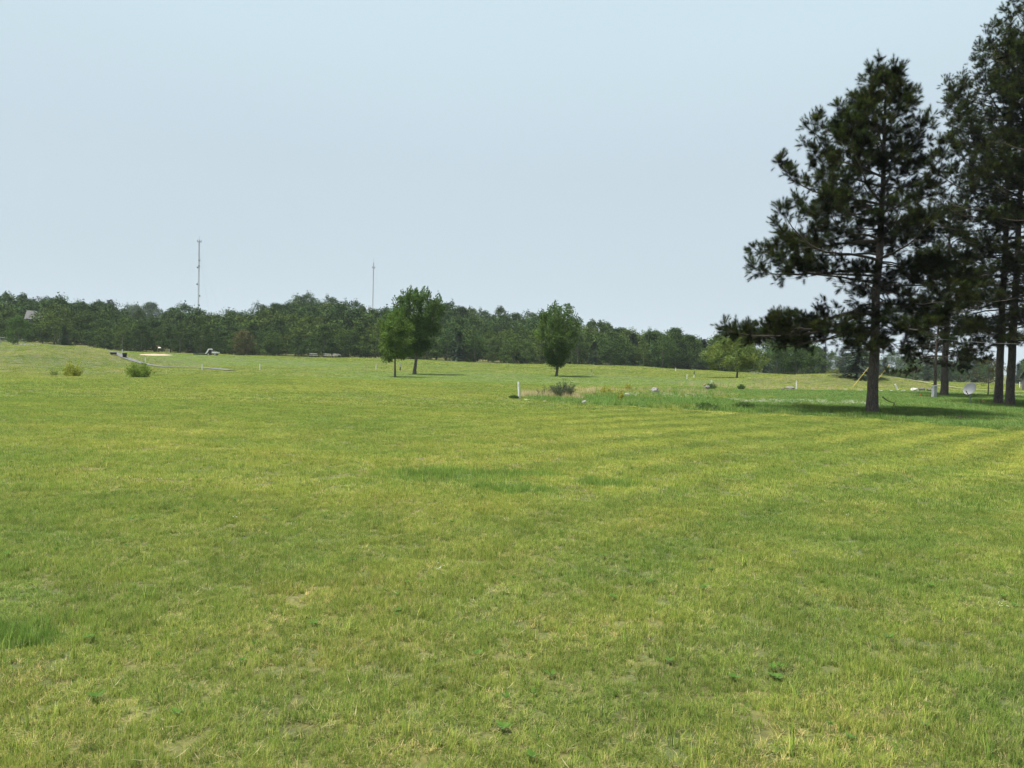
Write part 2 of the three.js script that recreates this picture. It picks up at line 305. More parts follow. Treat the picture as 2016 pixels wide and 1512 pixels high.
{
  const rn = mulberry(101);
  const lawn = new THREE.Group(); lawn.name = 'lawn_grass'; tag(lawn, 'short mown yellow-green lawn grass covering the open foreground', 'grass', null, 'stuff'); scene.add(lawn);
  scatter(lawn, 'grass_patch', [1, 2, 3, 4, 5, 6].map((s) => grassClump(s, 0.2, 1100, 0.041, 0.0029, 2, 0.15, 0.95, 0.5)), M.grass, cover(1.6, 9, 0.2, 1.5, null, rn));
  scatter(lawn, 'grass_patch', [7, 8, 9, 10].map((s) => grassClump(s, 0.4, 1500, 0.044, 0.0055, 1, 0.13, 0.7, 0.6)), M.grass, cover(9, 26, 0.4, 2, null, rn));
  scatter(lawn, 'grass_patch', [11, 12, 13].map((s) => grassClump(s, 0.9, 1300, 0.05, 0.0125, 1, 0.12, 0.6, 0.7)), M.grass, cover(26, 62, 0.9, 3, null, rn));
  scatter(lawn, 'grass_patch', [14, 15, 16].map((s) => grassClump(s, 1.3, 420, 0.055, 0.03, 1, 0.1, 0.5, 0.75)), M.grass, cover(62, 125, 1.3, 2, (x, d) => d > 62, rn));
  scatter(lawn, 'grass_patch', [17, 18].map((s) => grassClump(s, 2.4, 520, 0.07, 0.075, 1, 0.08, 0.4, 0.8)), M.grass, cover(125, 182, 2.4, 2, null, rn));
  // longer blades, dead stems and lone tufts that the mower missed
  const odd = new THREE.Group(); odd.name = 'stray_grass_tufts'; tag(odd, 'stray taller tufts and pale dead stems scattered through the lawn', 'grass', null, 'stuff'); scene.add(odd);
  const tuft = [21, 22, 23].map((s) => grassClump(s, 0.05, 16, 0.13, 0.0045, 3, 0.02, 0.8)), lots = [];
  for (let k = 0; k < 420; k++) { const d = 2.4 + 20 * rn() ** 1.4, x = (rn() - 0.5) * 2 * (d * 0.72 + 1); lots.push([x, d, 0.6 + 0.9 * rn(), 0.5 + 0.7 * rn()]); }
  for (let k = 0; k < 900; k++) { const d = 9 + 3 * rn(), x = -2 + 4 * rn(); if (lushAt(x, d) > 0.25 + 0.5 * rn()) lots.push([x, d, 0.8, 0.55 + 0.5 * rn()]); }
  for (let k = 0; k < 120; k++) { const d = 3.6 + 1.1 * rn(), x = -3.4 + 1.1 * rn(); if (lushAt(x, d) > 0.3) lots.push([x, d, 0.9, 0.7 + 0.5 * rn()]); }
  scatter(odd, 'tuft', tuft, M.grass, lots);
  const stem = (seed) => { const g = new GB(), r2 = mulberry(seed); for (let k = 0; k < 2; k++) { const a = r2() * 6.283, dir = V(Math.cos(a), 0.12 + 0.2 * r2(), Math.sin(a)).normalize(), side = V(-Math.sin(a), 0, Math.cos(a)); g.leaf(V((r2() - 0.5) * 0.1, 0.028, (r2() - 0.5) * 0.1), dir, side, 0.05 + 0.07 * r2(), 0.0032, tinted([0.36, 0.32, 0.17], 0.8 + 0.4 * r2()), 0.05); } return g.build(); };
  const dead = []; for (let k = 0; k < 420; k++) { const d = 2.3 + 14 * rn() ** 1.5, x = (rn() - 0.5) * 2 * (d * 0.72 + 1); dead.push([x, d, 0.6 + 0.7 * rn(), 1]); }
  scatter(odd, 'dead_stem', [31, 32, 33, 34].map(stem), M.grass, dead, false);
  // broad-leaved weeds
  const weed = (seed) => { const g = new GB(), r2 = mulberry(seed); for (let k = 0; k < 11; k++) { const a = k * 2.4 + r2(), dir = V(Math.cos(a), 0.35 + 0.5 * r2(), Math.sin(a)).normalize(), side = V(-Math.sin(a), 0, Math.cos(a)); g.leaf(V(0, 0.02, 0), dir, side, 0.025 + 0.025 * r2(), 0.014, tinted([0.075, 0.155, 0.022], 0.8 + 0.5 * r2()), 0.06); } return g.build(); };
  const weeds = []; for (let k = 0; k < 420; k++) { const d = 2.3 + 13 * rn() ** 1.3, x = (rn() - 0.5) * 2 * (d * 0.72 + 1); if (noise(x * 0.6, d * 0.6) > -0.1) weeds.push([x, d, 0.5 + 0.8 * rn(), 0.6 + 0.5 * rn()]); }
  scatter(odd, 'weed_rosette', [41, 42, 43].map(weed), M.leaf, weeds, false);
  // unmown strip
  const mead = new THREE.Group(); mead.name = 'meadow_grass'; tag(mead, 'longer unmown green grass in the strip before and beneath the pines', 'grass', null, 'stuff'); scene.add(mead);
  const lm = cover(18, 62, 0.7, 3, (x, d) => meadowAt(x, d) > 0.3 + 0.4 * rn(), rn).map(([x, d, s]) => [x, d, s, (0.75 + 0.5 * rn() + 0.3 * noise(x * 0.5, d * 0.5)) * lerp(1, 0.6, sm(9, 15, x))]);
  scatter(mead, 'grass_patch', [51, 52, 53].map((s) => grassClump(s, 0.7, 520, 0.17, 0.012, 2, 0.07, 0.7, 0.7)), M.grass, lm);
  const tanl = []; for (let k = 0; k < 700; k++) { const q = rn(); const [x, d] = q < 0.45 ? [0.5 + 2.6 * rn(), 33.6 + 3.4 * rn()] : q < 0.8 ? [3 + 9 * rn(), 39 + 10 * rn()] : [14 + 14 * rn(), 58 + 9 * rn()]; if (noise(x * 0.5, d * 0.5) > -0.35) tanl.push([x, d, 0.7 + 0.6 * rn(), 0.5 + 0.7 * rn()]); }
  const dry = (seed) => { const g = new GB(), r2 = mulberry(seed); for (let k = 0; k < 26; k++) { const a = r2() * 6.283, b = r2() * 6.283; g.blade(V(0.14 * Math.cos(b) * r2(), 0, 0.14 * Math.sin(b) * r2()), V(Math.cos(a), 0, Math.sin(a)), V(-Math.sin(a), 0, Math.cos(a)), 0.2 + 0.22 * r2(), 0.009, 0.5 * r2(), tinted([0.29, 0.255, 0.13], 0.75 + 0.5 * r2()), 2); } return g.build(); };
  scatter(mead, 'dry_grass', [61, 62].map(dry), M.grass, tanl, false);
  const clover = (seed, c) => { const g = new GB(), r2 = mulberry(seed); for (let k = 0; k < 7; k++) { const o = V((r2() - 0.5) * 0.3, 0.08 + 0.09 * r2(), (r2() - 0.5) * 0.3); for (let j = 0; j < 6; j++) { const a = j * 1.05; g.leaf(o, V(Math.cos(a), 0.5, Math.sin(a)).normalize(), V(-Math.sin(a), 0, Math.cos(a)), 0.022, 0.018, c); } } return g.build(); };
  const cl = []; for (let k = 0; k < 200; k++) { const x = 10 + 6.6 * rn(), d = 34.6 + 0.09 * (x - 11) + 4.2 * (rn() - 0.45) * (0.4 + 0.6 * rn()); if (noise(x * 0.9 + 5, d * 0.9) > -0.2) cl.push([x, d, 1, 1]); }
  for (let k = 0; k < 60; k++) { const x = 6 + 4 * rn(), d = 37 + 4 * rn(); cl.push([x, d, 0.8, 1]); }
  const clg = new THREE.Group(); clg.name = 'clover_flowers'; tag(clg, 'drift of small white clover flowers in the long grass before the pine', 'flowers', null, 'stuff'); scene.add(clg);
  scatter(clg, 'flower', [71, 72].map((s) => clover(s, [0.7, 0.7, 0.62])), M.leaf, cl, false);
  const sp = []; for (let k = 0; k < 8; k++) { const d = 5 + 9 * rn(), x = (rn() - 0.5) * 1.4 * d; sp.push([x, d, 0.25, 0.4]); }
  scatter(clg, 'flower', [clover(73, [0.7, 0.7, 0.66])], M.leaf, sp, false);
  const yl = []; for (let k = 0; k < 420; k++) { const x = 5.5 + 8 * rn(), d = 36 + 9 * rn(); if (noise(x * 0.5 + 15, d * 0.5) > 0.05) yl.push([x, d, 1, 1.3]); }
  scatter(clg, 'yellow_weed', [clover(74, [0.33, 0.36, 0.04])], M.leaf, yl, false);
}

// ---------------------------------------------------------------- pines
const tuftGeo = (() => {
  const g = new GB(), rn = mulberry(7);
  for (let k = 0; k < 64; k++) {
    const a = k * 2.399, s = k / 64, o = V(0, 0.1 * s, 0), open = lerp(1.9, 0.25, s) + 0.4 * (rn() - 0.5);
    const dir = V(Math.cos(a) * Math.sin(open), Math.cos(open), Math.sin(a) * Math.sin(open)), side = V(-Math.sin(a), 0, Math.cos(a)), l = 0.12 + 0.05 * rn();
    const nn = V(0, 0, 0).crossVectors(side, dir).normalize(), c = tinted([0.075, 0.116, 0.031], 0.65 + 0.7 * rn(), 0.15 * (rn() - 0.5)), w = 0.0036;
    const p = g.vert(o.clone().addScaledVector(side, w), nn, c), q = g.vert(o.clone().addScaledVector(side, -w), nn, c), e = g.vert(o.clone().addScaledVector(dir, l), nn, c);
    g.i.push(p, q, e);
  }
  return g.build();
})();
function pine(label, x, d, o, group) {
  const R = mulberry(o.seed), t = thing('pine_tree', label, 'tree', x, d, 0, group), tufts = [];
  // trunk
  {
    const g = new GB(), pts = [], rad = [], n = 46, nz = createNoise2D(mulberry(o.seed + 1));
    for (let j = 0; j <= n; j++) { const s = (j / n) ** 1.2, y = -0.15 + s * (o.h + 0.1); pts.push(V(o.lean * y * 0.02 + 0.05 * noise(o.seed, y * 0.25), y, 0.05 * noise(o.seed + 9, y * 0.25))); rad.push(o.r * (0.04 + 0.96 * (1 - s) ** 0.85) * (1 + 0.28 * Math.exp(-y * 3))); }
    g.tube(pts, rad, 18, [1, 1, 1], true, (s, j) => 0.05 * nz(s * 0.9, j * 0.8) + 0.03 * nz(s * 2.3, j * 2));
    part('trunk', g.build(), M.bark, t); o.axis = (y) => { const q = o.lean * y * 0.02; return V(q + 0.05 * noise(o.seed, y * 0.25), y, 0.05 * noise(o.seed + 9, y * 0.25)); };
  }
  const up = V(0, 1, 0);
  const addTuft = (p, dir, s) => tufts.push([p.clone(), dir.clone().addScaledVector(up, 0.12).normalize(), s]);
  function limb(y, phi, L, k, bare, flat) {
    const g = new GB(), N = Math.max(5, Math.ceil(L / 0.4)), pts = [], rad = [], p = o.axis(y), e0 = flat ? 0.03 : lerp(0.02, 0.7, k * k) + (R() - 0.5) * 0.3, sag = (flat ? 0.17 : lerp(0.34, 0.05, k) * (0.5 + R())), tip = flat ? 0.12 : lerp(0.2, 0.9, sm(0, 0.5, k)) + 0.3 * R(), r0 = 0.010 + 0.0095 * L;
    let ph = phi; const dirs = [];
    for (let j = 0; j <= N; j++) {
      const s = j / N, e = e0 - sag * Math.sin(Math.PI * Math.min(1, s * 1.1)) + tip * s * s + (R() - 0.5) * 0.2; ph += (R() - 0.5) * 0.2;
      const dir = V(Math.cos(ph) * Math.cos(e), Math.sin(e), Math.sin(ph) * Math.cos(e)); dirs.push(dir);
      pts.push(p.clone()); rad.push(r0 * (1 - 0.85 * s)); p.addScaledVector(dir, L / N);
    }
    g.tube(pts, rad, 6);
    const at = (s) => { const f = Math.min(N - 1e-3, s * N), j = Math.floor(f); return [pts[j].clone().lerp(pts[j + 1], f - j), dirs[j]]; };
    let side = R() < 0.5 ? 1 : -1;
    const first = bare ? 0.2 : lerp(0.3, 0.12, k);
    const big = lerp(0.6, 1, Math.min(1, L / 3));
    // a rounded clump of needle tufts at the end of a side branch
    const clump = (q, h, size, n) => {
      for (let m = 0; m < n; m++) {
        const v = unit(R).addScaledVector(h, 0.75).add(V(0, 0.22, 0)).normalize(), l3 = size * (0.35 + 0.65 * R()), e = q.clone().addScaledVector(v, l3);
        if (m % 2 === 0) g.tube([q, e], [0.0045, 0.0025], 3, [1, 1, 1], false);
        addTuft(e, v, 0.85 + 0.35 * R()); if (R() < 0.5) addTuft(q.clone().addScaledVector(v, l3 * 0.5), v, 0.9);
      }
    };
    for (let s = first; s < 0.97; s += (0.2 + 0.16 * R()) / L) {
      side = -side;
      const [q, dir] = at(s), ang = side * (0.55 + 0.6 * R()), l2 = Math.min(1.5, (0.35 + 0.34 * L * (1 - s)) * (0.5 + 0.7 * R()));
      const h = V(dir.x * Math.cos(ang) - dir.z * Math.sin(ang), dir.y * 0.6 + 0.08 + 0.6 * (R() - 0.35), dir.x * Math.sin(ang) + dir.z * Math.cos(ang)).normalize();
      const dead = bare || R() < lerp(0.9, 0.06, sm(0.15, 0.42, s)) * lerp(1, 0.5, k), tw = [], tr = [], n2 = 4, b = q.clone();
      for (let j = 0; j <= n2; j++) { tw.push(b.clone()); tr.push(lerp(0.005 + 0.005 * l2, 0.003, j / n2)); h.y += dead ? (R() - 0.6) * 0.25 : 0.04; h.x += (R() - 0.5) * 0.2; h.z += (R() - 0.5) * 0.2; h.normalize(); b.addScaledVector(h, l2 / n2 * (dead ? 0.8 : 1)); }
      g.tube(tw, tr, 4, [1, 1, 1], false);
      if (dead) { for (let z = 0; z < 2; z++) if (l2 > 0.35) { const a2 = tw[1 + z], v = h.clone().applyAxisAngle(up, (R() - 0.5) * 2.2); g.tube([a2, a2.clone().addScaledVector(v, 0.25), a2.clone().addScaledVector(v, 0.45).add(V(0, -0.08 * R(), 0))], [0.004, 0.003, 0.002], 3, [1, 1, 1], false); } if (bare || R() < 0.75) continue; addTuft(tw[n2], h, 0.9); continue; }
      clump(tw[n2], h, (0.23 + 0.19 * R()) * big, Math.round((8 + 6 * R()) * o.full * big * lerp(0.8, 1.1, k)));
      if (l2 > 0.6) clump(tw[2], h, 0.24, Math.round(6 * o.full));
    }
    if (!bare) { clump(pts[N], dirs[N], 0.36 * big, Math.round(12 * o.full * big)); clump(pts[N - 1], dirs[N], 0.3 * big, Math.round(7 * o.full * big)); }
    part('branch', g.build(), M.twig, t);
  }
  let y = o.base, turn = R() * 6.28;
  while (y < o.h - 0.25) {
    const k = (y - o.base) / (o.h - o.base), n = Math.max(3, Math.round((o.perWhorl ?? 5) * lerp(1.1, 0.75, k))); turn += 0.9;
    for (let j = 0; j < n; j++) {
      const phi = turn + (j + (R() - 0.5) * 0.6) / n * 6.283, yy = y + (R() - 0.5) * 0.5, L = Math.max(0.25, o.reach(yy, phi) * (0.5 + 0.55 * R()));
      const bare = k < 0.5 && R() < 0.14;
      limb(yy, phi, bare ? L * 0.45 : L, k, bare);
    }
    y += lerp(o.gap ?? 0.6, 0.42, k);
  }
  for (const [yy, phi, L] of o.extra ?? []) limb(yy, phi, L, 0.02, false, true);
  for (let j = 0; j < 7; j++) addTuft(o.axis(o.h - 0.06 * j), V((R() - 0.5) * 0.6, 1, (R() - 0.5) * 0.6).normalize(), 1.1);
  const im = new THREE.InstancedMesh(tuftGeo, M.needle, tufts.length); im.name = 'needles'; im.userData.kind = 'stuff'; im.castShadow = im.receiveShadow = true;
  const qq = new THREE.Quaternion();
  tufts.forEach(([p, dir, s], i) => { qq.setFromUnitVectors(up, dir); dummy.position.copy(p); dummy.quaternion.copy(qq); dummy.rotateY(R() * 6.28); dummy.scale.setScalar(s); dummy.updateMatrix(); im.setMatrixAt(i, dummy.matrix); const j = 0.75 + 0.5 * R(), w = 0.15 * noise3(p.x * 0.8, p.y * 0.8, p.z * 0.8 + o.seed); im.setColorAt(i, tcol.setRGB(j * (1 + w + 0.1 * R()), j, j * (1 - w))); });
  t.add(im);
  return t;
}
const leftness = (phi) => 0.5 - 0.5 * Math.cos(phi);   // 1 towards -x
const PL = [[2.8, 5.0], [3.4, 6.4], [4.4, 5.2], [5.6, 6.0], [6.6, 5.1], [7.7, 4.9], [8.7, 4.6], [10.2, 3.3], [11.4, 1.7], [12.3, 0.75], [13.2, 0.2]];
const PR = [[3, 2.6], [5.6, 2.9], [7.7, 2.6], [8.7, 2.2], [10.2, 1.75], [11.4, 1.05], [12.3, 0.5], [13.2, 0.2]];
pine('tall red pine standing alone with a bare lower trunk and one-sided crown', 13.9, 29.7, { seed: 431, h: 13.1, r: 0.21, base: 3.1, lean: 0.35, full: 0.95, perWhorl: 6, gap: 0.58, reach: (y, p) => lerp(curve(PR, y), curve(PL, y), leftness(p)), extra: [[3.1, 3.05, 6.3], [3.25, 3.4, 5.2], [3.0, 2.7, 4.6], [5.4, 3.1, 5.9], [6.6, 3.3, 4.8]] }, null);
const tall = (top, wide, k = 1) => (y) => curve([[3, wide * 0.8], [6, wide], [11, wide], [15, wide * 0.85], [top - 2, wide * 0.42], [top, 0.3]], y) * k;
pine('shorter pine with its trunk beside the grey utility pedestal', 29.1, 51.9, { seed: 402, h: 12.6, r: 0.24, base: 2.3, lean: 0, full: 0.75, perWhorl: 4, reach: (y) => curve([[2, 3.6], [5, 3.6], [8, 2.9], [11, 1.6], [12.6, 0.3]], y) });
const row = 'tall pines in the close row past the satellite dish';
[[25.9, 41.0, 403, 19.2, 0.2, 5.2], [25.15, 38.8, 404, 20.2, 0.2, 5.2], [24.8, 36.9, 405, 19.0, 0.17, 3.6], [24.9, 34.6, 406, 18.0, 0.18, 3.9]].forEach(([x, d, seed, h, r, w]) =>
  pine('tall pine in the close row of slim trunks past the satellite dish', x, d, { seed, h, r, base: 3.3, lean: 0.2, full: 0.62, perWhorl: 4, gap: 0.75, reach: tall(h, w) }, row));
pine('slim young pine rising directly behind the grey utility pedestal', 26.6, 48.4, { seed: 408, h: 8.6, r: 0.1, base: 2.6, lean: 0, full: 0.8, perWhorl: 4, reach: (y) => curve([[2, 2.2], [5, 2.0], [8.6, 0.3]], y) });
// ---------------------------------------------------------------- broad-leaved trees
const CROWN = {
  vase: [[0, 0.2], [0.2, 0.52], [0.45, 0.82], [0.75, 1], [0.9, 0.9], [1, 0.5]],
  round: [[0, 0.45], [0.2, 0.85], [0.5, 1], [0.8, 0.8], [1, 0.2]],
  egg: [[0, 0.6], [0.18, 0.95], [0.4, 1], [0.7, 0.72], [1, 0.12]],
  spread: [[0, 0.75], [0.25, 1], [0.6, 0.95], [0.85, 0.65], [1, 0.2]],
  column: [[0, 0.7], [0.3, 1], [0.7, 0.85], [1, 0.15]],
};
function broadleaf(o) { // -> { trunk, crown } geometries; crown between o.base and o.h, half width o.rx
  const R = mulberry(o.seed), tg = new GB(), cg = new GB(), prof = CROWN[o.shape], ax = (y) => V(0.12 * noise(o.seed * 3.1, y * 0.3) * (o.rx / 3), y, 0.12 * noise(o.seed * 5.7, y * 0.3) * (o.rx / 3));
  const stemTop = lerp(o.base, o.h, 0.72), pts = [], rad = [], r0 = o.r;
  for (let j = 0; j <= 12; j++) { const s = j / 12; pts.push(ax(-0.1 + s * stemTop)); rad.push(r0 * (1 - 0.8 * s) * (1 + 0.35 * Math.exp(-s * 14))); }
  tg.tube(pts, rad, o.sides ?? 8, [1, 1, 1], true, (s, j) => 0.05 * noise(s * 1.7, j));
  const clumps = [];
  for (let k = 0; k < o.clumps; k++) {
    const t = Math.pow(R(), 0.85), a = R() * 6.283, w = o.rx * curve(prof, t) * (1 + 0.22 * noise3(Math.cos(a) * 1.2, t * 2.5, Math.sin(a) * 1.2 + o.seed)), q = Math.sqrt(lerp(0.12, 1, R()));
    clumps.push([V(Math.cos(a) * w * q, lerp(o.base, o.h, t), Math.sin(a) * w * q), t]);
  }
  for (let k = 0; k < o.limbs; k++) { // limbs to some of the clumps
    const [c, t] = clumps[(k * 7) % clumps.length], y0 = Math.min(stemTop * 0.98, lerp(o.base * 0.85, Math.max(o.base, c.y - Math.hypot(c.x, c.z) * 0.8), 0.8)), a = ax(y0), m = a.clone().lerp(c, 0.5); m.y += 0.06 * (o.h - o.base) * (R() - 0.3);
    tg.tube([a, m, c], [r0 * 0.34 * (1 - 0.5 * t), r0 * 0.2, r0 * 0.05], 5, [1, 1, 1], false);
    for (let j = 0; j < (o.twigs ?? 0); j++) { const e = m.clone().lerp(c, R()), f = e.clone().add(unit(R).multiplyScalar(0.5 * o.rx * 0.4)); f.y += 0.2; tg.tube([e, f], [r0 * 0.09, r0 * 0.03], 4, [1, 1, 1], false); }
  }
  const size = o.leaf;
  for (const [c, t] of clumps) {
    const rc = o.clump * (0.65 + 0.7 * R()), shoot = t > 0.6 && R() < (o.shoots ?? 0), col = tinted(o.col, 0.78 + 0.44 * R(), 0.16 * (R() - 0.35)), n = Math.round(o.per * (0.6 + 0.8 * R()));
    for (let k = 0; k < n; k++) {
      const b = ball(R).multiplyScalar(rc); b.y *= shoot ? 1.7 : 0.75; if (shoot) { b.x *= 0.5; b.z *= 0.5; }
      const p = c.clone().add(b), dir = unit(R).addScaledVector(b, 0.6 / rc).add(V(0, shoot ? 0.8 : -0.15, 0)).normalize(), side = unit(R).cross(dir).normalize();
      if (p.y < 0.05) p.y = 0.05 + 0.2 * R();
      cg.leaf(p, dir, side, size * (0.7 + 0.6 * R()), size * 0.55 * (0.7 + 0.6 * R()), tinted(col, 0.85 + 0.3 * R()), 0.08);
    }
  }
  return { trunk: tg.build(), crown: cg.build() };
}
function conifer(o) { // spruce: whorls of drooping boughs set with small sprays
  const R = mulberry(o.seed), tg = new GB(), cg = new GB(); tg.tube([V(0, -0.1, 0), V(0, o.h * 0.5, 0), V(0, o.h, 0)], [o.r, o.r * 0.55, 0.02], 7);
  for (let y = o.base; y < o.h; y += o.gap * (0.8 + 0.4 * R())) {
    const k = (y - o.base) / (o.h - o.base), L0 = o.rx * (1 - k) ** 0.85 + 0.1, n = 8;
    for (let j = 0; j < n; j++) {
      const a = (j + R()) / n * 6.283, L = L0 * (0.7 + 0.5 * R()), tilt = lerp(-0.35, 0.5, k), dir = V(Math.cos(a), tilt, Math.sin(a)).normalize(), side = V(-Math.sin(a), 0, Math.cos(a));
      tg.tube([V(0, y, 0), dir.clone().multiplyScalar(L * 0.9).add(V(0, y, 0))], [0.012 + 0.006 * L, 0.005], 3, [1, 1, 1], false);
      const m = Math.max(3, Math.round(L / o.spray));
      for (let s = 0; s < m; s++) for (const q of [-1, 0, 1]) {
        const f = (s + 0.6) / m, p = dir.clone().multiplyScalar(L * f).add(V(0, y - 0.12 * L * f * f + 0.1 * L * f ** 4, 0)), v = dir.clone().addScaledVector(side, q * 0.9).add(V(0, -0.12 + 0.3 * (R() - 0.5), 0)).normalize(), w = v.clone().cross(V(0, 1, 0)).normalize();
        cg.leaf(p, v, w, o.leaf * (0.7 + 0.6 * R()) * (q ? 1 - 0.5 * f : 1), o.leaf * 0.42, tinted(o.col, 0.7 + 0.6 * R(), 0.1 * (R() - 0.5)), -0.1);
        if (R() < 0.5) cg.leaf(p, v.clone().add(V(0, 0.5, 0)).normalize(), w, o.leaf * 0.6, o.leaf * 0.3, tinted(o.col, 0.8 + 0.6 * R()), 0);
      }
    }
  }
  return { trunk: tg.build(), crown: cg.build() };
}
function plant(name, label, category, x, d, geo, group, bark = M.greybark, leafMat = M.leaf, turn = 0) {
  const t = thing(name, label, category, x, d, turn, group); t.userData.base = name;
  part('trunk', geo.trunk, bark, t); const c = part('crown', geo.crown, leafMat, t); return t;
}
// the single trees on the fairway
const GREEN = [0.06, 0.115, 0.02], FRESH = [0.085, 0.135, 0.026];
plant('shade_tree', 'small dark green shade tree with a thin leaning trunk on the fairway', 'tree', -10.06, 66.2, broadleaf({ seed: 501, h: 5.2, base: 1.5, rx: 1.55, r: 0.09, shape: 'column', clumps: 100, per: 110, clump: 0.42, leaf: 0.17, limbs: 14, twigs: 2, shoots: 0.5, col: [0.085, 0.152, 0.026] }));
plant('shade_tree', 'tall full shade tree with a forked trunk behind the thin-trunked tree', 'tree', -9.95, 79.1, broadleaf({ seed: 502, h: 8.1, base: 2.15, rx: 2.75, r: 0.17, shape: 'vase', clumps: 160, per: 120, clump: 0.55, leaf: 0.21, limbs: 20, twigs: 2, shoots: 0.7, col: [0.062, 0.118, 0.024] }));
plant('shade_tree', 'upright flat-topped shade tree standing alone behind the white stake', 'tree', 4.92, 85.2, broadleaf({ seed: 503, h: 7.5, base: 1.2, rx: 2.45, r: 0.14, shape: 'vase', clumps: 150, per: 120, clump: 0.5, leaf: 0.2, limbs: 20, twigs: 2, shoots: 0.8, col: [0.068, 0.124, 0.025] }));
plant('shade_tree', 'airy light green spreading tree beside the tip of the lowest pine boughs', 'tree', 27.0, 92.8, broadleaf({ seed: 504, h: 5.3, base: 1.05, rx: 3.5, r: 0.12, shape: 'spread', clumps: 150, per: 105, clump: 0.6, leaf: 0.2, limbs: 22, twigs: 3, shoots: 0.2, col: [0.125, 0.178, 0.034] }));
plant('shade_tree', 'mid green tree on a thick trunk half hidden by pine boughs', 'tree', 44.6, 121.5, broadleaf({ seed: 505, h: 6.6, base: 1.1, rx: 3.4, r: 0.2, shape: 'round', clumps: 120, per: 90, clump: 0.65, leaf: 0.26, limbs: 12, shoots: 0.2, col: [0.05, 0.096, 0.022] }));
plant('ornamental_tree', 'little ornamental tree with forked dark stem between the pine trunks', 'tree', 33.5, 54.2, broadleaf({ seed: 506, h: 2.7, base: 0.9, rx: 1.2, r: 0.05, shape: 'spread', clumps: 46, per: 46, clump: 0.28, leaf: 0.09, limbs: 14, twigs: 2, col: [0.12, 0.115, 0.035] }));
{
  const s = conifer({ seed: 511, h: 7.2, base: 0.7, rx: 2.6, r: 0.17, gap: 0.2, spray: 0.3, leaf: 0.4, col: [0.042, 0.068, 0.052] });
  plant('blue_spruce', 'blue-grey spruce on the low mound behind the big pine trunk', 'tree', 35.6, 79.5, s, null, M.bark, M.needle);
}
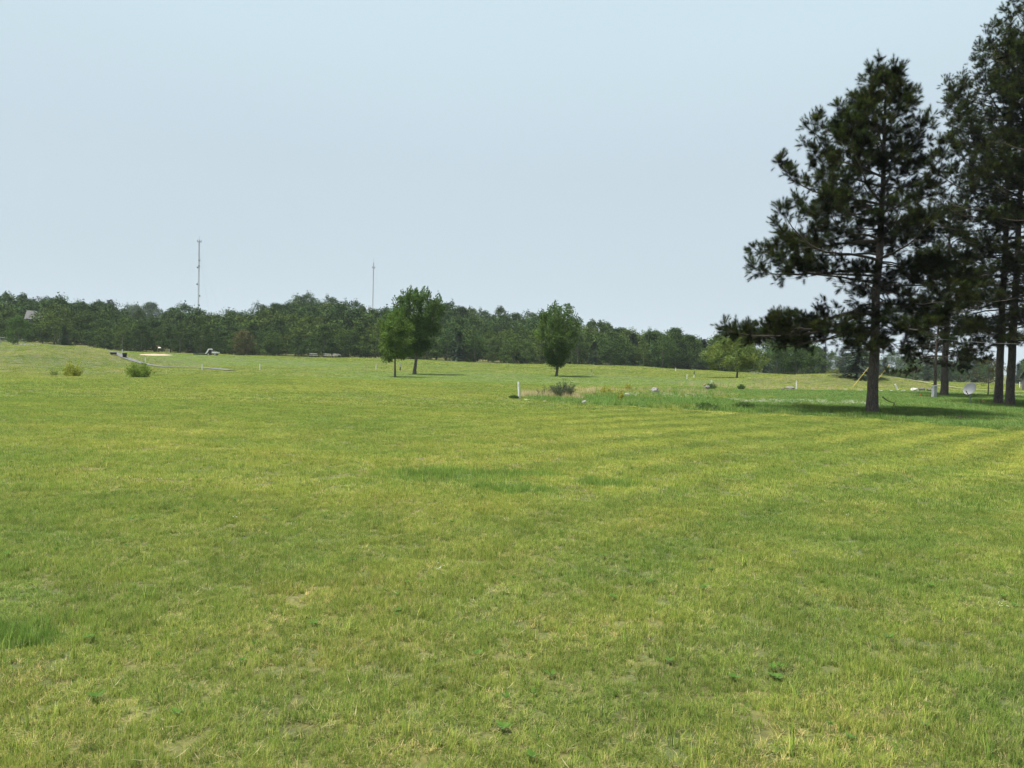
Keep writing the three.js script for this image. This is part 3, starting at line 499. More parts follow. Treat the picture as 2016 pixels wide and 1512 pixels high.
// ---------------------------------------------------------------- the wood
{
  const R = mulberry(77);
  const kinds = [
    ['round_tree', 'dark green round-headed leafy tree', { seed: 601, h: 9.6, base: 0.5, rx: 3.3, r: 0.16, shape: 'egg', clumps: 110, per: 56, clump: 0.85, leaf: 0.32, limbs: 5, col: [0.036, 0.068, 0.016] }],
    ['full_tree', 'mid green full-crowned leafy tree', { seed: 602, h: 9, base: 0.4, rx: 3.0, r: 0.14, shape: 'egg', clumps: 100, per: 56, clump: 0.85, leaf: 0.32, limbs: 5, col: [0.052, 0.092, 0.019] }],
    ['slender_tree', 'pale green slender leafy tree', { seed: 603, h: 9.2, base: 0.6, rx: 2.4, r: 0.1, shape: 'column', clumps: 90, per: 52, clump: 0.7, leaf: 0.28, limbs: 6, shoots: 0.3, col: [0.07, 0.112, 0.025] }],
    ['broad_tree', 'deep green broad leafy tree', { seed: 604, h: 10.5, base: 0.8, rx: 3.7, r: 0.18, shape: 'round', clumps: 120, per: 56, clump: 0.9, leaf: 0.34, limbs: 6, shoots: 0.4, col: [0.04, 0.077, 0.02] }],
    ['brownish_tree', 'dull brownish round leafy tree', { seed: 605, h: 7.6, base: 0.4, rx: 2.9, r: 0.13, shape: 'round', clumps: 90, per: 50, clump: 0.75, leaf: 0.3, limbs: 5, col: [0.085, 0.086, 0.034] }],
    ['tall_tree', 'tall loose green leafy tree', { seed: 606, h: 11.5, base: 0.8, rx: 2.6, r: 0.15, shape: 'column', clumps: 100, per: 50, clump: 0.7, leaf: 0.3, limbs: 8, shoots: 0.6, col: [0.048, 0.084, 0.02] }],
    ['spreading_tree', 'wide yellowish-green leafy tree', { seed: 607, h: 8.6, base: 0.5, rx: 3.9, r: 0.17, shape: 'spread', clumps: 120, per: 52, clump: 0.8, leaf: 0.3, limbs: 7, shoots: 0.3, col: [0.064, 0.1, 0.02] }],
  ].map(([name, look, o]) => [name, look, broadleaf(o)]);
  const spruce = ['spruce_tree', 'dark pointed spruce tree', conifer({ seed: 611, h: 8, base: 0.3, rx: 2.7, r: 0.12, gap: 0.27, spray: 0.42, leaf: 0.66, col: [0.05, 0.085, 0.046] })];
  const hillPine = ['hill_pine', 'dark ragged pine tree', broadleaf({ seed: 612, h: 12, base: 4.5, rx: 3.0, r: 0.18, shape: 'vase', clumps: 60, per: 40, clump: 0.85, leaf: 0.46, limbs: 9, col: [0.04, 0.064, 0.036] })];
  const HT = { round_tree: 9.6, full_tree: 9, slender_tree: 9.2, broad_tree: 10.5, brownish_tree: 7.6, spruce_tree: 8, hill_pine: 12, tall_tree: 11.5, spreading_tree: 8.6 };
  const first = {};
  function wood(kind, where, group, x, d, s, wide = 1) {
    if (d < 216 && Math.abs(x / d + 0.612) < 0.016) s = Math.min(s, 4.8 / HT[kind[0]]); // low growth in front of the house
    const [name, look, geo] = kind, label = `${look} ${where}`;
    let t; if (!first[name]) { t = first[name] = plant(name, label, 'tree', x, d, geo, group, name === 'slender_tree' ? M.palebark : M.greybark, M.foliage, R() * 6.28); } else t = copyOf(first[name], label, x, d, R() * 6.28, group);
    t.userData.label = label; if (group) t.userData.group = group; t.scale.set(s * wide, s * (0.92 + 0.16 * R()), s * wide);
  }
  M.palebark = plain(0.42, 0.4, 0.36, 0.9, { map: barkMap });
  // canopy height (m above the ground there) wanted along the front edge, by x at 185 m
  const EDGE = [[-140, 9], [-118, 9.5], [-100, 9], [-80, 10.5], [-60, 10], [-38, 9], [-10, 9.5], [15, 10.5], [35, 11.0], [50, 9], [62, 8]];
  const pick = () => { const q = R(); return q > 0.93 ? spruce : kinds[[0, 0, 1, 1, 2, 3, 3, 5, 6, 0, 1, 3][(q * 12) | 0]]; };
  const edgeGroup = 'trees along the front edge of the wood', backGroup = 'trees inside the wood behind its front edge', hillGroup = 'trees up the wooded hill';
  for (let x = -134; x < 62; x += 3.3 + 1.4 * R()) { const k = pick(), d = 182 + 9 * R() - 12 * sm(-95, -130, x) * 0; wood(k, 'along the front edge of the wood', edgeGroup, x, d, curve(EDGE, x) / HT[k[0]] * (0.5 + 0.34 * R()), 1.4); }
  for (let x = -140; x < 72; x += 3.6 + 1.6 * R()) { const k = pick(), d = 196 + 9 * R(); wood(k, 'inside the wood behind its front edge', backGroup, x, d, curve(EDGE, x) / HT[k[0]] * (0.74 + 0.24 * R()), 1.4); }
  wood(kinds[4], 'standing out at the front edge of the wood', undefined, -62.5, 179, 0.8, 1.15);
  for (const d0 of [214, 232, 252, 274, 300]) for (let x = -0.78 * d0; x < 0.24 * d0; x += d0 * 0.0205 * (0.8 + 0.4 * R())) {
    const d = d0 + 12 * R(), k = R() < 0.06 ? spruce : kinds[[0, 1, 3, 5, 3, 2, 6, 0][(R() * 8) | 0]]; const px = x / d;
    wood(k, 'higher up the wooded hill', hillGroup, x, d, (0.85 + 0.38 * R()) * (px < -0.45 && px > -0.52 ? 0.75 : 1), 1.5);
  }
  for (const [x, d, s] of [[-28, 318, 0.95], [-25, 322, 0.9], [-19, 318, 0.85], [-15, 320, 0.8], [-3, 318, 0.82], [2, 322, 0.85], [6, 318, 0.8], [14, 322, 0.78], [18, 315, 0.75], [28, 318, 0.95], [33, 322, 0.85], [36, 318, 0.8], [-160, 262, 1], [-166, 262, 0.9]]) wood(hillPine, 'on the crest of the wooded hill', 'pines on the hill crest', x, d, s, 1);
  for (const [x, d, s] of [[-132, 252, 1.5], [-129, 256, 1.3], [-150, 250, 1.2]]) wood(spruce, 'rising above the other hill trees', 'tall spruces above the hill trees', x, d, s, 1.25);
  // far woods past the pines
  const farGroup = 'far trees beyond the fields past the pines';
  for (let x = 46; x < 190; x += 1.9 + 1.2 * R()) { const k = R() < 0.2 ? spruce : kinds[[0, 1, 3, 2][(R() * 4) | 0]], d = 200 + 45 * R(); wood(k, 'across the far fields past the pines', farGroup, x, d, lerp(1.05, 0.7, sm(70, 140, x)) * (0.8 + 0.35 * R()), 1.25); }
  for (let x = 90; x < 330; x += 8 + 4 * R()) { const k = kinds[[0, 1, 3, 0][(R() * 4) | 0]], d = 340 + 60 * R(); wood(k, 'on the skyline past the far fields', 'skyline trees past the far fields', x, d, 0.85 + 0.35 * R(), 1.5); }
  for (let x = -330; x < -150; x += 8 + 4 * R()) { const k = kinds[[0, 1, 3, 0][(R() * 4) | 0]], d = 470 + 60 * R(); wood(k, 'on the hazy ridge past the hill', 'trees on the hazy far ridge', x, d, 1.7 + 0.5 * R(), 1.5); }
  // young trees by the chain-link fence
  plant('young_tree', 'young round green tree standing before the chain-link fence', 'tree', -95, 148, broadleaf({ seed: 621, h: 6.1, base: 1.0, rx: 2.2, r: 0.1, shape: 'round', clumps: 70, per: 40, clump: 0.6, leaf: 0.28, limbs: 8, col: [0.055, 0.11, 0.022] }));
  const sp = copyOf(first.spruce_tree, 'small lone spruce just past the end of the chain-link fence', -88.5, 152, 1, null); delete sp.userData.group; sp.scale.setScalar(0.6);
}
// ---------------------------------------------------------------- shrubs and weeds
function shrub(o) { // many stems from the ground, leafy to the base
  const R = mulberry(o.seed), tg = new GB(), cg = new GB();
  for (let k = 0; k < o.stems; k++) {
    const a = R() * 6.283, lean = o.rx * Math.sqrt(R()), h = o.h * (0.5 + 0.55 * R()) * (1 - 0.45 * (lean / o.rx) ** 2), b = V(0.35 * lean * Math.cos(a), 0, 0.35 * lean * Math.sin(a)), m = V(0.7 * lean * Math.cos(a), h * 0.55, 0.7 * lean * Math.sin(a)), e = V(lean * Math.cos(a), h, lean * Math.sin(a));
    tg.tube([b, m, e], [0.008, 0.006, 0.002], 4, [1, 1, 1], false);
    for (let j = 0; j < o.per; j++) { const s = 0.12 + 0.9 * R(), p = s < 0.5 ? b.clone().lerp(m, s * 2) : m.clone().lerp(e, s * 2 - 1); p.add(ball(R).multiplyScalar(o.spread)); const dir = unit(R).add(V(0, o.upright, 0)).normalize(); cg.leaf(p, dir, unit(R).cross(dir).normalize(), o.leaf * (0.6 + 0.8 * R()), o.leaf * o.slim, tinted(o.col, 0.7 + 0.6 * R(), 0.15 * (R() - 0.5)), 0.05); }
  }
  return { stem: tg.build(), leaf: cg.build() };
}
function bush(name, label, category, x, d, o, group) { const g = shrub(o), t = thing(name, label, category, x, d, 0, group); part('stem', g.stem, M.twig, t).userData.kind = 'stuff'; part('foliage', g.leaf, M.leaf, t); return t; }
bush('round_bush', 'yellow-green bush at the foot of the mound with a thin outlier', 'bush', -30.9, 54.2, { seed: 701, stems: 46, h: 1.35, rx: 0.75, per: 60, leaf: 0.09, slim: 0.55, spread: 0.12, upright: 0.3, col: [0.27, 0.3, 0.04] });
bush('round_bush', 'wide fresh green bush at the lawn edge below the cart path', 'bush', -26.8, 55.4, { seed: 702, stems: 70, h: 1.3, rx: 1.1, per: 60, leaf: 0.1, slim: 0.55, spread: 0.13, upright: 0.5, col: [0.16, 0.235, 0.034] });
bush('small_sapling', 'thin dull green sapling next to the yellow-green bush', 'bush', -32.4, 54.6, { seed: 703, stems: 9, h: 0.95, rx: 0.4, per: 40, leaf: 0.08, slim: 0.5, spread: 0.1, upright: 0.4, col: [0.11, 0.14, 0.035] });
bush('willow_shrub', 'grey-green willowy shrub among the dry grass behind the white stake', 'bush', 2.35, 35.1, { seed: 704, stems: 95, h: 0.85, rx: 0.68, per: 40, leaf: 0.09, slim: 0.2, spread: 0.05, upright: 0.9, col: [0.085, 0.115, 0.06] });
bush('willow_shrub', 'sparse thin willowy stems beside the fuller grey-green shrub', 'bush', 1.55, 35.6, { seed: 705, stems: 22, h: 0.6, rx: 0.5, per: 16, leaf: 0.09, slim: 0.2, spread: 0.05, upright: 0.9, col: [0.1, 0.12, 0.06] });
[['broad yellow-green flowering weed before the tan grass', 4.84, 40.2, 0.5, 0.3, 711], ['tall yellow flowering weed with a few stems by a stone', 4.75, 33.7, 0.62, 0.16, 712], ['lanky pale yellow weed leaning behind the stones', 6.9, 45.0, 0.75, 0.4, 713], ['small yellow-green weed between two stones', 5.3, 41.8, 0.35, 0.2, 714]].forEach(([l, x, d, h, rx, seed]) =>
  bush('yellow_weed', l, 'plant', x, d, { seed, stems: 14, h, rx, per: 26, leaf: 0.055, slim: 0.5, spread: 0.05, upright: 0.4, col: [0.3, 0.3, 0.03] }));
[['low dark green weed clump at the mowing line', 7.4, 29.0, 0.24, 0.55, 721], ['dense dark green weed mound just inside the long grass', 8.95, 29.7, 0.28, 0.45, 722], ['dark weed tuft around the foot of the second white stake', 14.4, 55.6, 0.45, 0.5, 723], ['small dark weed tuft between the second and third stakes', 17.0, 57, 0.4, 0.35, 724], ['flat leafy weed at the end of the mowing line', 0.1, 33.0, 0.1, 0.2, 725]].forEach(([l, x, d, h, rx, seed]) =>
  bush('weed_clump', l, 'plant', x, d, { seed, stems: 46, h, rx, per: 26, leaf: 0.08, slim: 0.35, spread: 0.05, upright: 0.5, col: [0.066, 0.122, 0.03] }));
[['rounded green shrub at the far field edge past the guy markers', 55, 118, 1.5, 2, 731], ['yellowish shrub beside the rounded far shrub', 50, 120, 1.6, 1.3, 732], ['mid green shrub in the far field before the woods', 61, 122, 1.8, 2.2, 733]].forEach(([l, x, d, h, rx, seed], i) =>
  bush('field_shrub', l, 'bush', x, d, { seed, stems: 60, h, rx, per: 44, leaf: 0.2, slim: 0.6, spread: 0.25, upright: 0.2, col: i === 1 ? [0.15, 0.17, 0.035] : [0.06, 0.1, 0.03] }));

// ---------------------------------------------------------------- stones
function stone(seed, w, h, dp, c) {
  const g = new THREE.IcosahedronGeometry(1, 4), p = g.attributes.position, col = [], v = V(0, 0, 0);
  for (let i = 0; i < p.count; i++) {
    v.fromBufferAttribute(p, i); const n = 1 + 0.2 * noise3(v.x * 1.1 + seed, v.y * 1.1, v.z * 1.1) + 0.07 * noise3(v.x * 3 + seed, v.y * 3, v.z * 3);
    v.multiplyScalar(n); const k = 0.85 + 0.3 * noise3(v.x * 2 + seed, v.y * 2 + 9, v.z * 2), sp = noise3(v.x * 6, v.y * 6 + seed, v.z * 6) > 0.45 ? 0.75 : 1;
    col.push(c[0] * k * sp, c[1] * k * sp, c[2] * k * sp); p.setXYZ(i, v.x * w / 2, v.y * h * 0.62 + h * 0.38, v.z * dp / 2);
  }
  g.setAttribute('color', new THREE.Float32BufferAttribute(col, 3)); g.computeVertexNormals(); return g;
}
[['pale rounded boulder with a dark hollow before the tan grass', 7.75, 41.7, 0.42, 0.4, 0.4, 0.36], ['half-buried pale stone at the mowing line', 2.9, 30.6, 0.32, 0.15, 0.26, 0.4], ['grey stone beside the yellow weeds', 5.8, 38.8, 0.34, 0.2, 0.3, 0.34], ['low dark stone between the boulder and the second stake', 10.4, 47.4, 0.4, 0.13, 0.3, 0.16], ['grey stone leaning against the second white stake', 14.0, 55.2, 0.45, 0.28, 0.35, 0.28], ['wide grey stone at the foot of the third white stake', 21.5, 59.6, 0.75, 0.25, 0.5, 0.25],
  ['flat white slab lying by the first white stake', 0.62, 32.4, 0.36, 0.04, 0.2, 0.55], ['small pale flat stone further along from the white slab', 1.35, 31.4, 0.16, 0.05, 0.14, 0.5], ['small pale flat stone beside the dry grass clump', 2.1, 31.2, 0.2, 0.05, 0.14, 0.5], ['white splash of bare stone lying in the open fairway rough', -6.4, 44, 0.4, 0.03, 0.2, 0.5],
].forEach(([l, x, d, w, h, dp, c], i) => { const s = part(numbered('stone'), stone(i * 7.3, w, h, dp, [c, c * 0.97, c * 0.92]), M.rock, scene); s.position.set(x, H(x, d) - 0.02, -d); s.rotation.y = i * 1.7; tag(s, l, 'stone'); });
[[17.6, 56.4, 0.3, 0.1, 0.14], [19.0, 57, 0.34, 0.12, 0.2], [20.4, 58, 0.32, 0.16, 0.12], [22.9, 58.4, 0.3, 0.1, 0.3], [24.2, 58.2, 0.36, 0.13, 0.14], [25.3, 58.4, 0.5, 0.16, 0.3], [26.6, 58.6, 0.34, 0.13, 0.45], [28.2, 58.8, 0.4, 0.12, 0.48], [29.5, 59.8, 0.42, 0.12, 0.5], [30.8, 60.6, 0.4, 0.14, 0.4], [32.1, 61.4, 0.6, 0.3, 0.5], [33.0, 62, 0.65, 0.28, 0.1], [34.0, 62.6, 0.6, 0.25, 0.14]].forEach(([x, d, w, h, c], i) => {
  const s = part(numbered('row_stone'), stone(100 + i * 5.1, w, h, w * 0.8, [c, c * 0.96, c * 0.9]), M.rock, scene); s.position.set(x, H(x, d) - 0.02, -d); s.rotation.y = i * 2.1;
  tag(s, c > 0.35 ? 'pale stone in the row behind the long grass' : 'dark stone in the row behind the long grass', 'stone', 'stones in the row behind the long grass');
});
// ---------------------------------------------------------------- stakes, posts and fittings
const bar = (pts, r, sides = 8) => { const g = new GB(); g.tube(pts.map((q) => V(...q)), Array.isArray(r) ? r : pts.map(() => r), sides); return g.build(); };
const box = (w, h, dp, x = 0, y = 0, z = 0, bev = 0.012) => {
  const s = new THREE.Shape(), a = w / 2 - bev, b = h / 2 - bev; s.moveTo(-a, -b); s.lineTo(a, -b); s.lineTo(a, b); s.lineTo(-a, b); s.closePath();
  const g = new THREE.ExtrudeGeometry(s, { depth: dp - 2 * bev, bevelEnabled: true, bevelSize: bev, bevelThickness: bev, bevelSegments: 2 }); g.translate(x, y, z - dp / 2 + bev); return g;
};
function stake(label, x, d, h, w, lean = 0, group) {
  const g = mergeGeometries([bar([[0, -0.15, 0], [0, h - w * 0.4, 0], [0, h, 0]], [w / 2, w / 2, w * 0.28], 8)]), s = part(numbered('boundary_stake'), g, M.white, scene);
  s.position.set(x, H(x, d), -d); s.rotation.z = lean; return tag(s, label, 'stake', group);
}
stake('sturdy white boundary stake beside the flat white slab', 0.33, 33.2, 0.74, 0.1, 0.06);
stake('white boundary stake rising from a grey stone and weeds', 14.55, 56.2, 0.62, 0.1);
stake('white boundary stake beside the wide grey stone', 22.2, 60.1, 0.66, 0.1);
[[-29.4, 73, 0.6, 'small white stake at the edge of the cart path'], [-25.3, 77.2, 0.6, 'small white stake on the fairway beyond the end of the cart path'], [-16.1, 91, 0.6, 'small white stake beside the two close shade trees'], [-45, 88.8, 0.55, 'small white stake by the black bins'], [-40.8, 85.6, 0.55, 'small white stake halfway along the cart path'], [18.9, 83.3, 0.5, 'small pale stake out on the fairway near the striped posts'], [25, 118, 0.6, 'tiny white stake on the far rise before the wood'], [-74, 166, 0.9, 'white stake on the crest near the hanging bowl post']].forEach(([x, d, h, l]) => stake(l, x, d, h, 0.09));
for (const [x, d] of [[58, 88], [62, 92], [70, 96]]) stake('small white stake in the far field past the satellite dish', x, d, 0.7, 0.1, 0, 'white stakes in the far field');
function stripedPost(label, x, d, h, a, b) { const t = thing('striped_post', label, 'post', x, d); part('lower_post', bar([[0, -0.1, 0], [0, h * 0.45, 0]], 0.055), a, t); part('upper_post', bar([[0, h * 0.45, 0], [0, h * 0.96, 0], [0, h, 0]], [0.052, 0.052, 0.03]), b, t); part('base_collar', bar([[0, 0, 0], [0, 0.06, 0]], 0.09), a, t); }
stripedPost('dark post with a pale top beside the thin-trunked tree', -13.05, 89.7, 0.85, M.black, M.grey);
stripedPost('dark post with a pale top beside the flat-topped tree', 9.2, 89.4, 0.75, M.grey, M.wood);
stripedPost('dark-topped white post out on the far fairway', 22, 93.2, 0.75, M.white, M.black);
{
  const t = thing('bird_box', 'small pale blue box on a thin post near the airy tree', 'bird box', 36.4, 116); part('post', bar([[0, -0.1, 0], [0, 0.95, 0]], 0.035), M.steel, t); part('box_body', box(0.2, 0.28, 0.2, 0, 1.06, 0), worn(0.35, 0.45, 0.6), t); part('lid', box(0.26, 0.03, 0.26, 0, 1.22, 0), M.white, t);
}
{
  const t = thing('hanging_bowl_post', 'brown post with short crossbar and white round hanging bowl', 'post', -71.4, 155, 0.1); part('post', bar([[0, -0.1, 0], [0.02, 1.3, 0]], 0.07), M.wood, t); part('crossbar', bar([[-0.3, 1.42, 0], [0.35, 1.26, 0]], 0.045), M.wood, t);
  const g = new THREE.SphereGeometry(0.3, 20, 12); g.scale(1, 0.55, 1); g.translate(0.36, 1.02, 0); part('bowl', g, M.white, t); part('hanger', bar([[0.34, 1.28, 0], [0.36, 1.15, 0]], 0.02), M.black, t);
}
{
  const t = thing('waste_bin', 'black open-topped waste bin where the cart path meets the mound', 'bin', -43.35, 86.1); const g = new THREE.LatheGeometry([[0.01, 0], [0.2, 0], [0.24, 0.5], [0.26, 0.52], [0.22, 0.52], [0.18, 0.06], [0.01, 0.05]].map(([a, b]) => new THREE.Vector2(a, b)), 20); part('bin_body', g, M.black, t); part('rim', new THREE.TorusGeometry(0.245, 0.02, 8, 24).rotateX(Math.PI / 2).translate(0, 0.52, 0), M.black, t);
  const u = thing('tipped_crate', 'flat black crate lying on the slope of the mound', 'crate', -44.7, 86.3, 0.4); part('floor_panel', box(0.62, 0.05, 0.4, 0, 0.1, 0), M.black, u); for (const s of [-1, 1]) { part('side_panel', box(0.62, 0.2, 0.03, 0, 0.2, s * 0.2), M.black, u); part('end_panel', box(0.03, 0.2, 0.36, s * 0.3, 0.2, 0), M.black, u); }
}
{ // maintenance vehicle with a low flat trailer
  const t = thing('turf_vehicle', 'white and black turf vehicle with low flat deck parked on the crest', 'vehicle', -57.6, 146, 0.05);
  const hood = new THREE.Shape(); hood.moveTo(-0.55, 0.35); hood.quadraticCurveTo(-0.25, 0.55, 0.0, 1.15); hood.quadraticCurveTo(0.12, 1.38, 0.5, 1.3); hood.lineTo(0.5, 1.16); hood.quadraticCurveTo(0.22, 1.2, 0.14, 1.0); hood.quadraticCurveTo(-0.05, 0.5, -0.3, 0.35); hood.closePath();
  part('canopy', new THREE.ExtrudeGeometry(hood, { depth: 1.1, bevelEnabled: true, bevelSize: 0.02, bevelThickness: 0.02, bevelSegments: 2 }).translate(0, 0, -0.55), M.white, t);
  const body = new THREE.Shape(); body.moveTo(-0.25, 0.25); body.lineTo(0.18, 1.0); body.quadraticCurveTo(0.3, 1.14, 0.5, 1.14); body.lineTo(0.72, 0.9); body.lineTo(0.66, 0.25); body.closePath();
  part('cab_body', new THREE.ExtrudeGeometry(body, { depth: 1.0, bevelEnabled: true, bevelSize: 0.02, bevelThickness: 0.02, bevelSegments: 2 }).translate(0, 0, -0.5), M.black, t);
  part('cargo_box', box(1.1, 0.3, 1.2, 1.3, 0.62, 0), M.white, t); part('chassis', box(1.9, 0.12, 0.9, 0.6, 0.36, 0), M.black, t);
  part('flat_deck', box(2.1, 0.12, 1.3, -1.55, 0.4, 0), worn(0.08, 0.08, 0.085), t); part('skirt', box(2.2, 0.2, 1.2, -1.6, 0.22, 0), M.black, t);
  for (const [x, r] of [[0.1, 0.26], [1.35, 0.28], [-2.2, 0.2]]) for (const z of [-0.5, 0.5]) { const w = part('wheel', new THREE.TorusGeometry(r * 0.7, r * 0.3, 10, 24).translate(x, r, z), M.black, t); part('rim', new THREE.CylinderGeometry(r * 0.45, r * 0.45, 0.12, 16).rotateX(Math.PI / 2).translate(x, r, z), M.white, w); }
}
{ // picnic tables on the crest
  const make = () => { const t = new THREE.Group(); t.userData.base = 'picnic_table'; part('table_top', box(1.5, 0.08, 0.75, 0, 0.76, 0), M.white, t); for (const s of [-1, 1]) { part('bench', box(1.5, 0.06, 0.26, 0, 0.45, s * 0.68), M.white, t); for (const q of [-1, 1]) part('leg', bar([[s * 0.5, -0.05, q * 0.62], [s * 0.5, 0.74, q * 0.2]], 0.045), M.black, t); part('brace', bar([[s * 0.5, 0.42, -0.72], [s * 0.5, 0.42, 0.72]], 0.035), M.black, t); } return t; };
  const p = make(); [[-42.4, 164, 0.05], [-39.7, 165, 0.2], [-37.7, 165, -0.2]].forEach(([x, d, a]) => { const t = p.clone(); t.name = numbered('picnic_table'); t.position.set(x, H(x, d), -d); t.rotation.y = a; scene.add(t); t.userData = {}; tag(t, 'white-topped picnic table on the crest before the wood', 'table', 'picnic tables on the crest'); });
}
// ---------------------------------------------------------------- things under the pines
{
  const t = thing('satellite_dish', 'pale grey satellite dish on a short ground pole with feed arm', 'satellite dish', 24.15, 40.6);
  const aim = V(-0.78, 0.42, 0.46).normalize(), q = new THREE.Quaternion().setFromUnitVectors(V(0, 1, 0), aim), c = V(0.0, 0.78, 0);
  part('pole', bar([[0.02, -0.1, 0], [0, 0.62, 0]], 0.03, 12), M.steel, t);
  const prof = []; for (let i = 0; i <= 12; i++) { const r = 0.34 * i / 12; prof.push(new THREE.Vector2(Math.max(0.001, r), 0.5 * r * r)); } prof.push(new THREE.Vector2(0.355, 0.062)); for (let i = 12; i >= 0; i--) { const r = 0.345 * i / 12; prof.push(new THREE.Vector2(Math.max(0.001, r), 0.5 * r * r - 0.012)); }
  const g = new THREE.LatheGeometry(prof, 40); g.scale(1, 1, 0.9); g.applyQuaternion(q); g.translate(c.x, c.y, c.z); part('reflector', g, plain(0.2, 0.21, 0.225, 0.6, { side: THREE.DoubleSide }), t);
  const back = c.clone().addScaledVector(aim, -0.08), low = c.clone().add(V(-0.08, -0.33, 0.02)), focus = c.clone().addScaledVector(aim, 0.42).add(V(0, -0.28, 0));
  part('bracket', bar([[0, 0.55, 0], back.toArray(), c.clone().addScaledVector(aim, -0.01).toArray()], [0.045, 0.05, 0.09], 10), M.black, t);
  const arm = part('feed_arm', bar([[0, 0.56, 0], low.toArray(), focus.toArray()], 0.018), M.black, t); part('receiver', bar([focus.toArray(), focus.clone().addScaledVector(aim, -0.09).add(V(0, 0.03, 0)).toArray()], [0.03, 0.035]), M.grey, arm);
}
{
  const t = thing('utility_pedestal', 'grey metal utility pedestal standing by the slim pine trunk', 'utility box', 26.05, 47.5, 0.3); part('housing', box(0.24, 0.66, 0.2, 0, 0.33, 0), M.grey, t); part('cap', box(0.27, 0.1, 0.23, 0, 0.71, 0, 0.03), M.grey, t); part('front_cover', box(0.18, 0.4, 0.02, 0, 0.4, 0.105, 0.006), plain(0.36, 0.37, 0.38, 0.6), t);
}
for (const [x, d, l] of [[24.45, 40, 'orange marking flag on a wire near the satellite dish'], [24.05, 45.4, 'small orange marking flag low in the grass before the pedestal']]) {
  const t = thing('marking_flag', l, 'flag', x, d, 0.6); part('wire_stake', bar([[0, -0.05, 0], [0.03, 0.3, 0]], 0.005, 5), M.steel, t);
  const g = new THREE.PlaneGeometry(0.14, 0.11, 6, 4), p = g.attributes.position; for (let i = 0; i < p.count; i++) p.setXYZ(i, p.getX(i) + 0.1, p.getY(i) + 0.25 - 0.25 * (p.getX(i) + 0.07), 0.02 * Math.sin(p.getX(i) * 40)); g.computeVertexNormals(); part('flag_cloth', g, M.orange, t);
}
for (const [x, d, l] of [[28.3, 64.3, 'yellow guy-wire marker slanting up behind the big pine trunk'], [33.6, 72, 'yellow guy-wire marker slanting up between pine and young pines']]) {
  const t = thing('guy_marker', l, 'guy marker', x, d); const e = [1.5, 2.2, 0.3]; part('sleeve', bar([[0.07, 0.1, 0], e], 0.024), M.yellow, t); part('wire', bar([[0, -0.2, 0], [0.08, 0.12, 0.01]], 0.012, 6), M.steel, t);
  part('upper_wire', bar([e, [e[0] * 4.2, e[1] * 4.2, e[2] * 4.2]], 0.006, 5), M.steel, t);
}
{
  const s = part('fallen_plank', box(0.12, 0.62, 0.04, 0, 0.28, 0), M.white, scene); s.position.set(31.3, H(31.3, 62.4), -62.4); s.rotation.z = 0.5; tag(s, 'short white board leaning over among the row stones', 'board');
}
{ // a stake-held line from the pine to the row
  const a = V(14.12, 3.12, -29.75), b = V(24.0, 2.98, -34.6), pts = []; for (let i = 0; i <= 24; i++) { const s = i / 24, p = a.clone().lerp(b, s); p.y -= 0.14 * Math.sin(Math.PI * s); pts.push(p); }
  const g = new GB(); g.tube(pts, pts.map(() => 0.0055), 6); const m = part('strung_line', g.build(), M.grey, scene); tag(m, 'thin pale line strung from the big pine to the pine row', 'cable');
}
function deadBranch(label, x, d, turn, pts, r, side, sink = 0) {
  const t = thing('dead_branch', label, 'branch', x, d, turn, null, sink); const g = new GB(); g.tube(pts.map((q) => V(...q)), pts.map((q, i) => r * (1 - 0.7 * i / (pts.length - 1))), 7); part('stem', g.build(), M.twig, t);
  for (const s of side) { const h = new GB(); h.tube(s.map((q) => V(...q)), s.map((q, i) => r * 0.5 * (1 - 0.6 * i / (s.length - 1))), 5); part('twig', h.build(), M.twig, t); }
}
deadBranch('dark forked dead branch lying in the shaded grass before the pines', 15.6, 26.7, 0.2, [[-0.35, 0.05, 0], [0, 0.1, 0.02], [0.25, 0.05, 0.05], [0.55, 0.03, 0]], 0.022, [[[0, 0.1, 0.02], [0.02, 0.22, 0.02], [-0.03, 0.3, 0]], [[0.25, 0.05, 0.05], [0.4, 0.12, -0.1]], [[-0.35, 0.05, 0], [-0.6, 0.03, 0.1], [-0.8, 0.02, 0.1]]]);
deadBranch('broken dark branch propped against the foot of the big pine', 14.2, 29.5, 0, [[0.0, 0.62, 0], [0.18, 0.48, 0.05], [0.42, 0.4, 0.08], [0.5, 0.52, 0.08]], 0.025, [[[0.42, 0.4, 0.08], [0.5, 0.2, 0.1], [0.56, -0.02, 0.1]], [[0.42, 0.4, 0.08], [0.4, 0.2, 0.02], [0.46, -0.02, 0.02]]]);
{ // grey shed past the pine row
  const t = thing('garden_shed', 'grey weathered shed roof glimpsed between the pine row trunks', 'shed', 52.5, 75, -0.25); part('wall', box(4, 1.4, 3, 0, 0.6, 0), worn(0.07, 0.07, 0.08), t);
  for (const s of [-1, 1]) { const g = new THREE.BoxGeometry(4.4, 0.07, 2.1); g.rotateX(s * 0.6); g.translate(0, 1.78, s * 0.83); part('roof_slope', g, worn(0.07, 0.075, 0.085), t); }
  const tri = new THREE.Shape(); tri.moveTo(-1.5, 0); tri.lineTo(1.5, 0); tri.lineTo(0, 1.0); tri.closePath(); for (const s of [-1, 1]) part('gable', new THREE.ExtrudeGeometry(tri, { depth: 0.06, bevelEnabled: false }).rotateY(Math.PI / 2).translate(s * 1.95 - 0.03, 1.3, 0), worn(0.07, 0.07, 0.08), t);
  const dr = part('door', box(0.8, 1.15, 0.05, -0.6, 0.52, 1.52), M.wood, t); part('handle', bar([[-0.3, 0.5, 1.56], [-0.3, 0.62, 1.56]], 0.02), M.steel, dr);
}
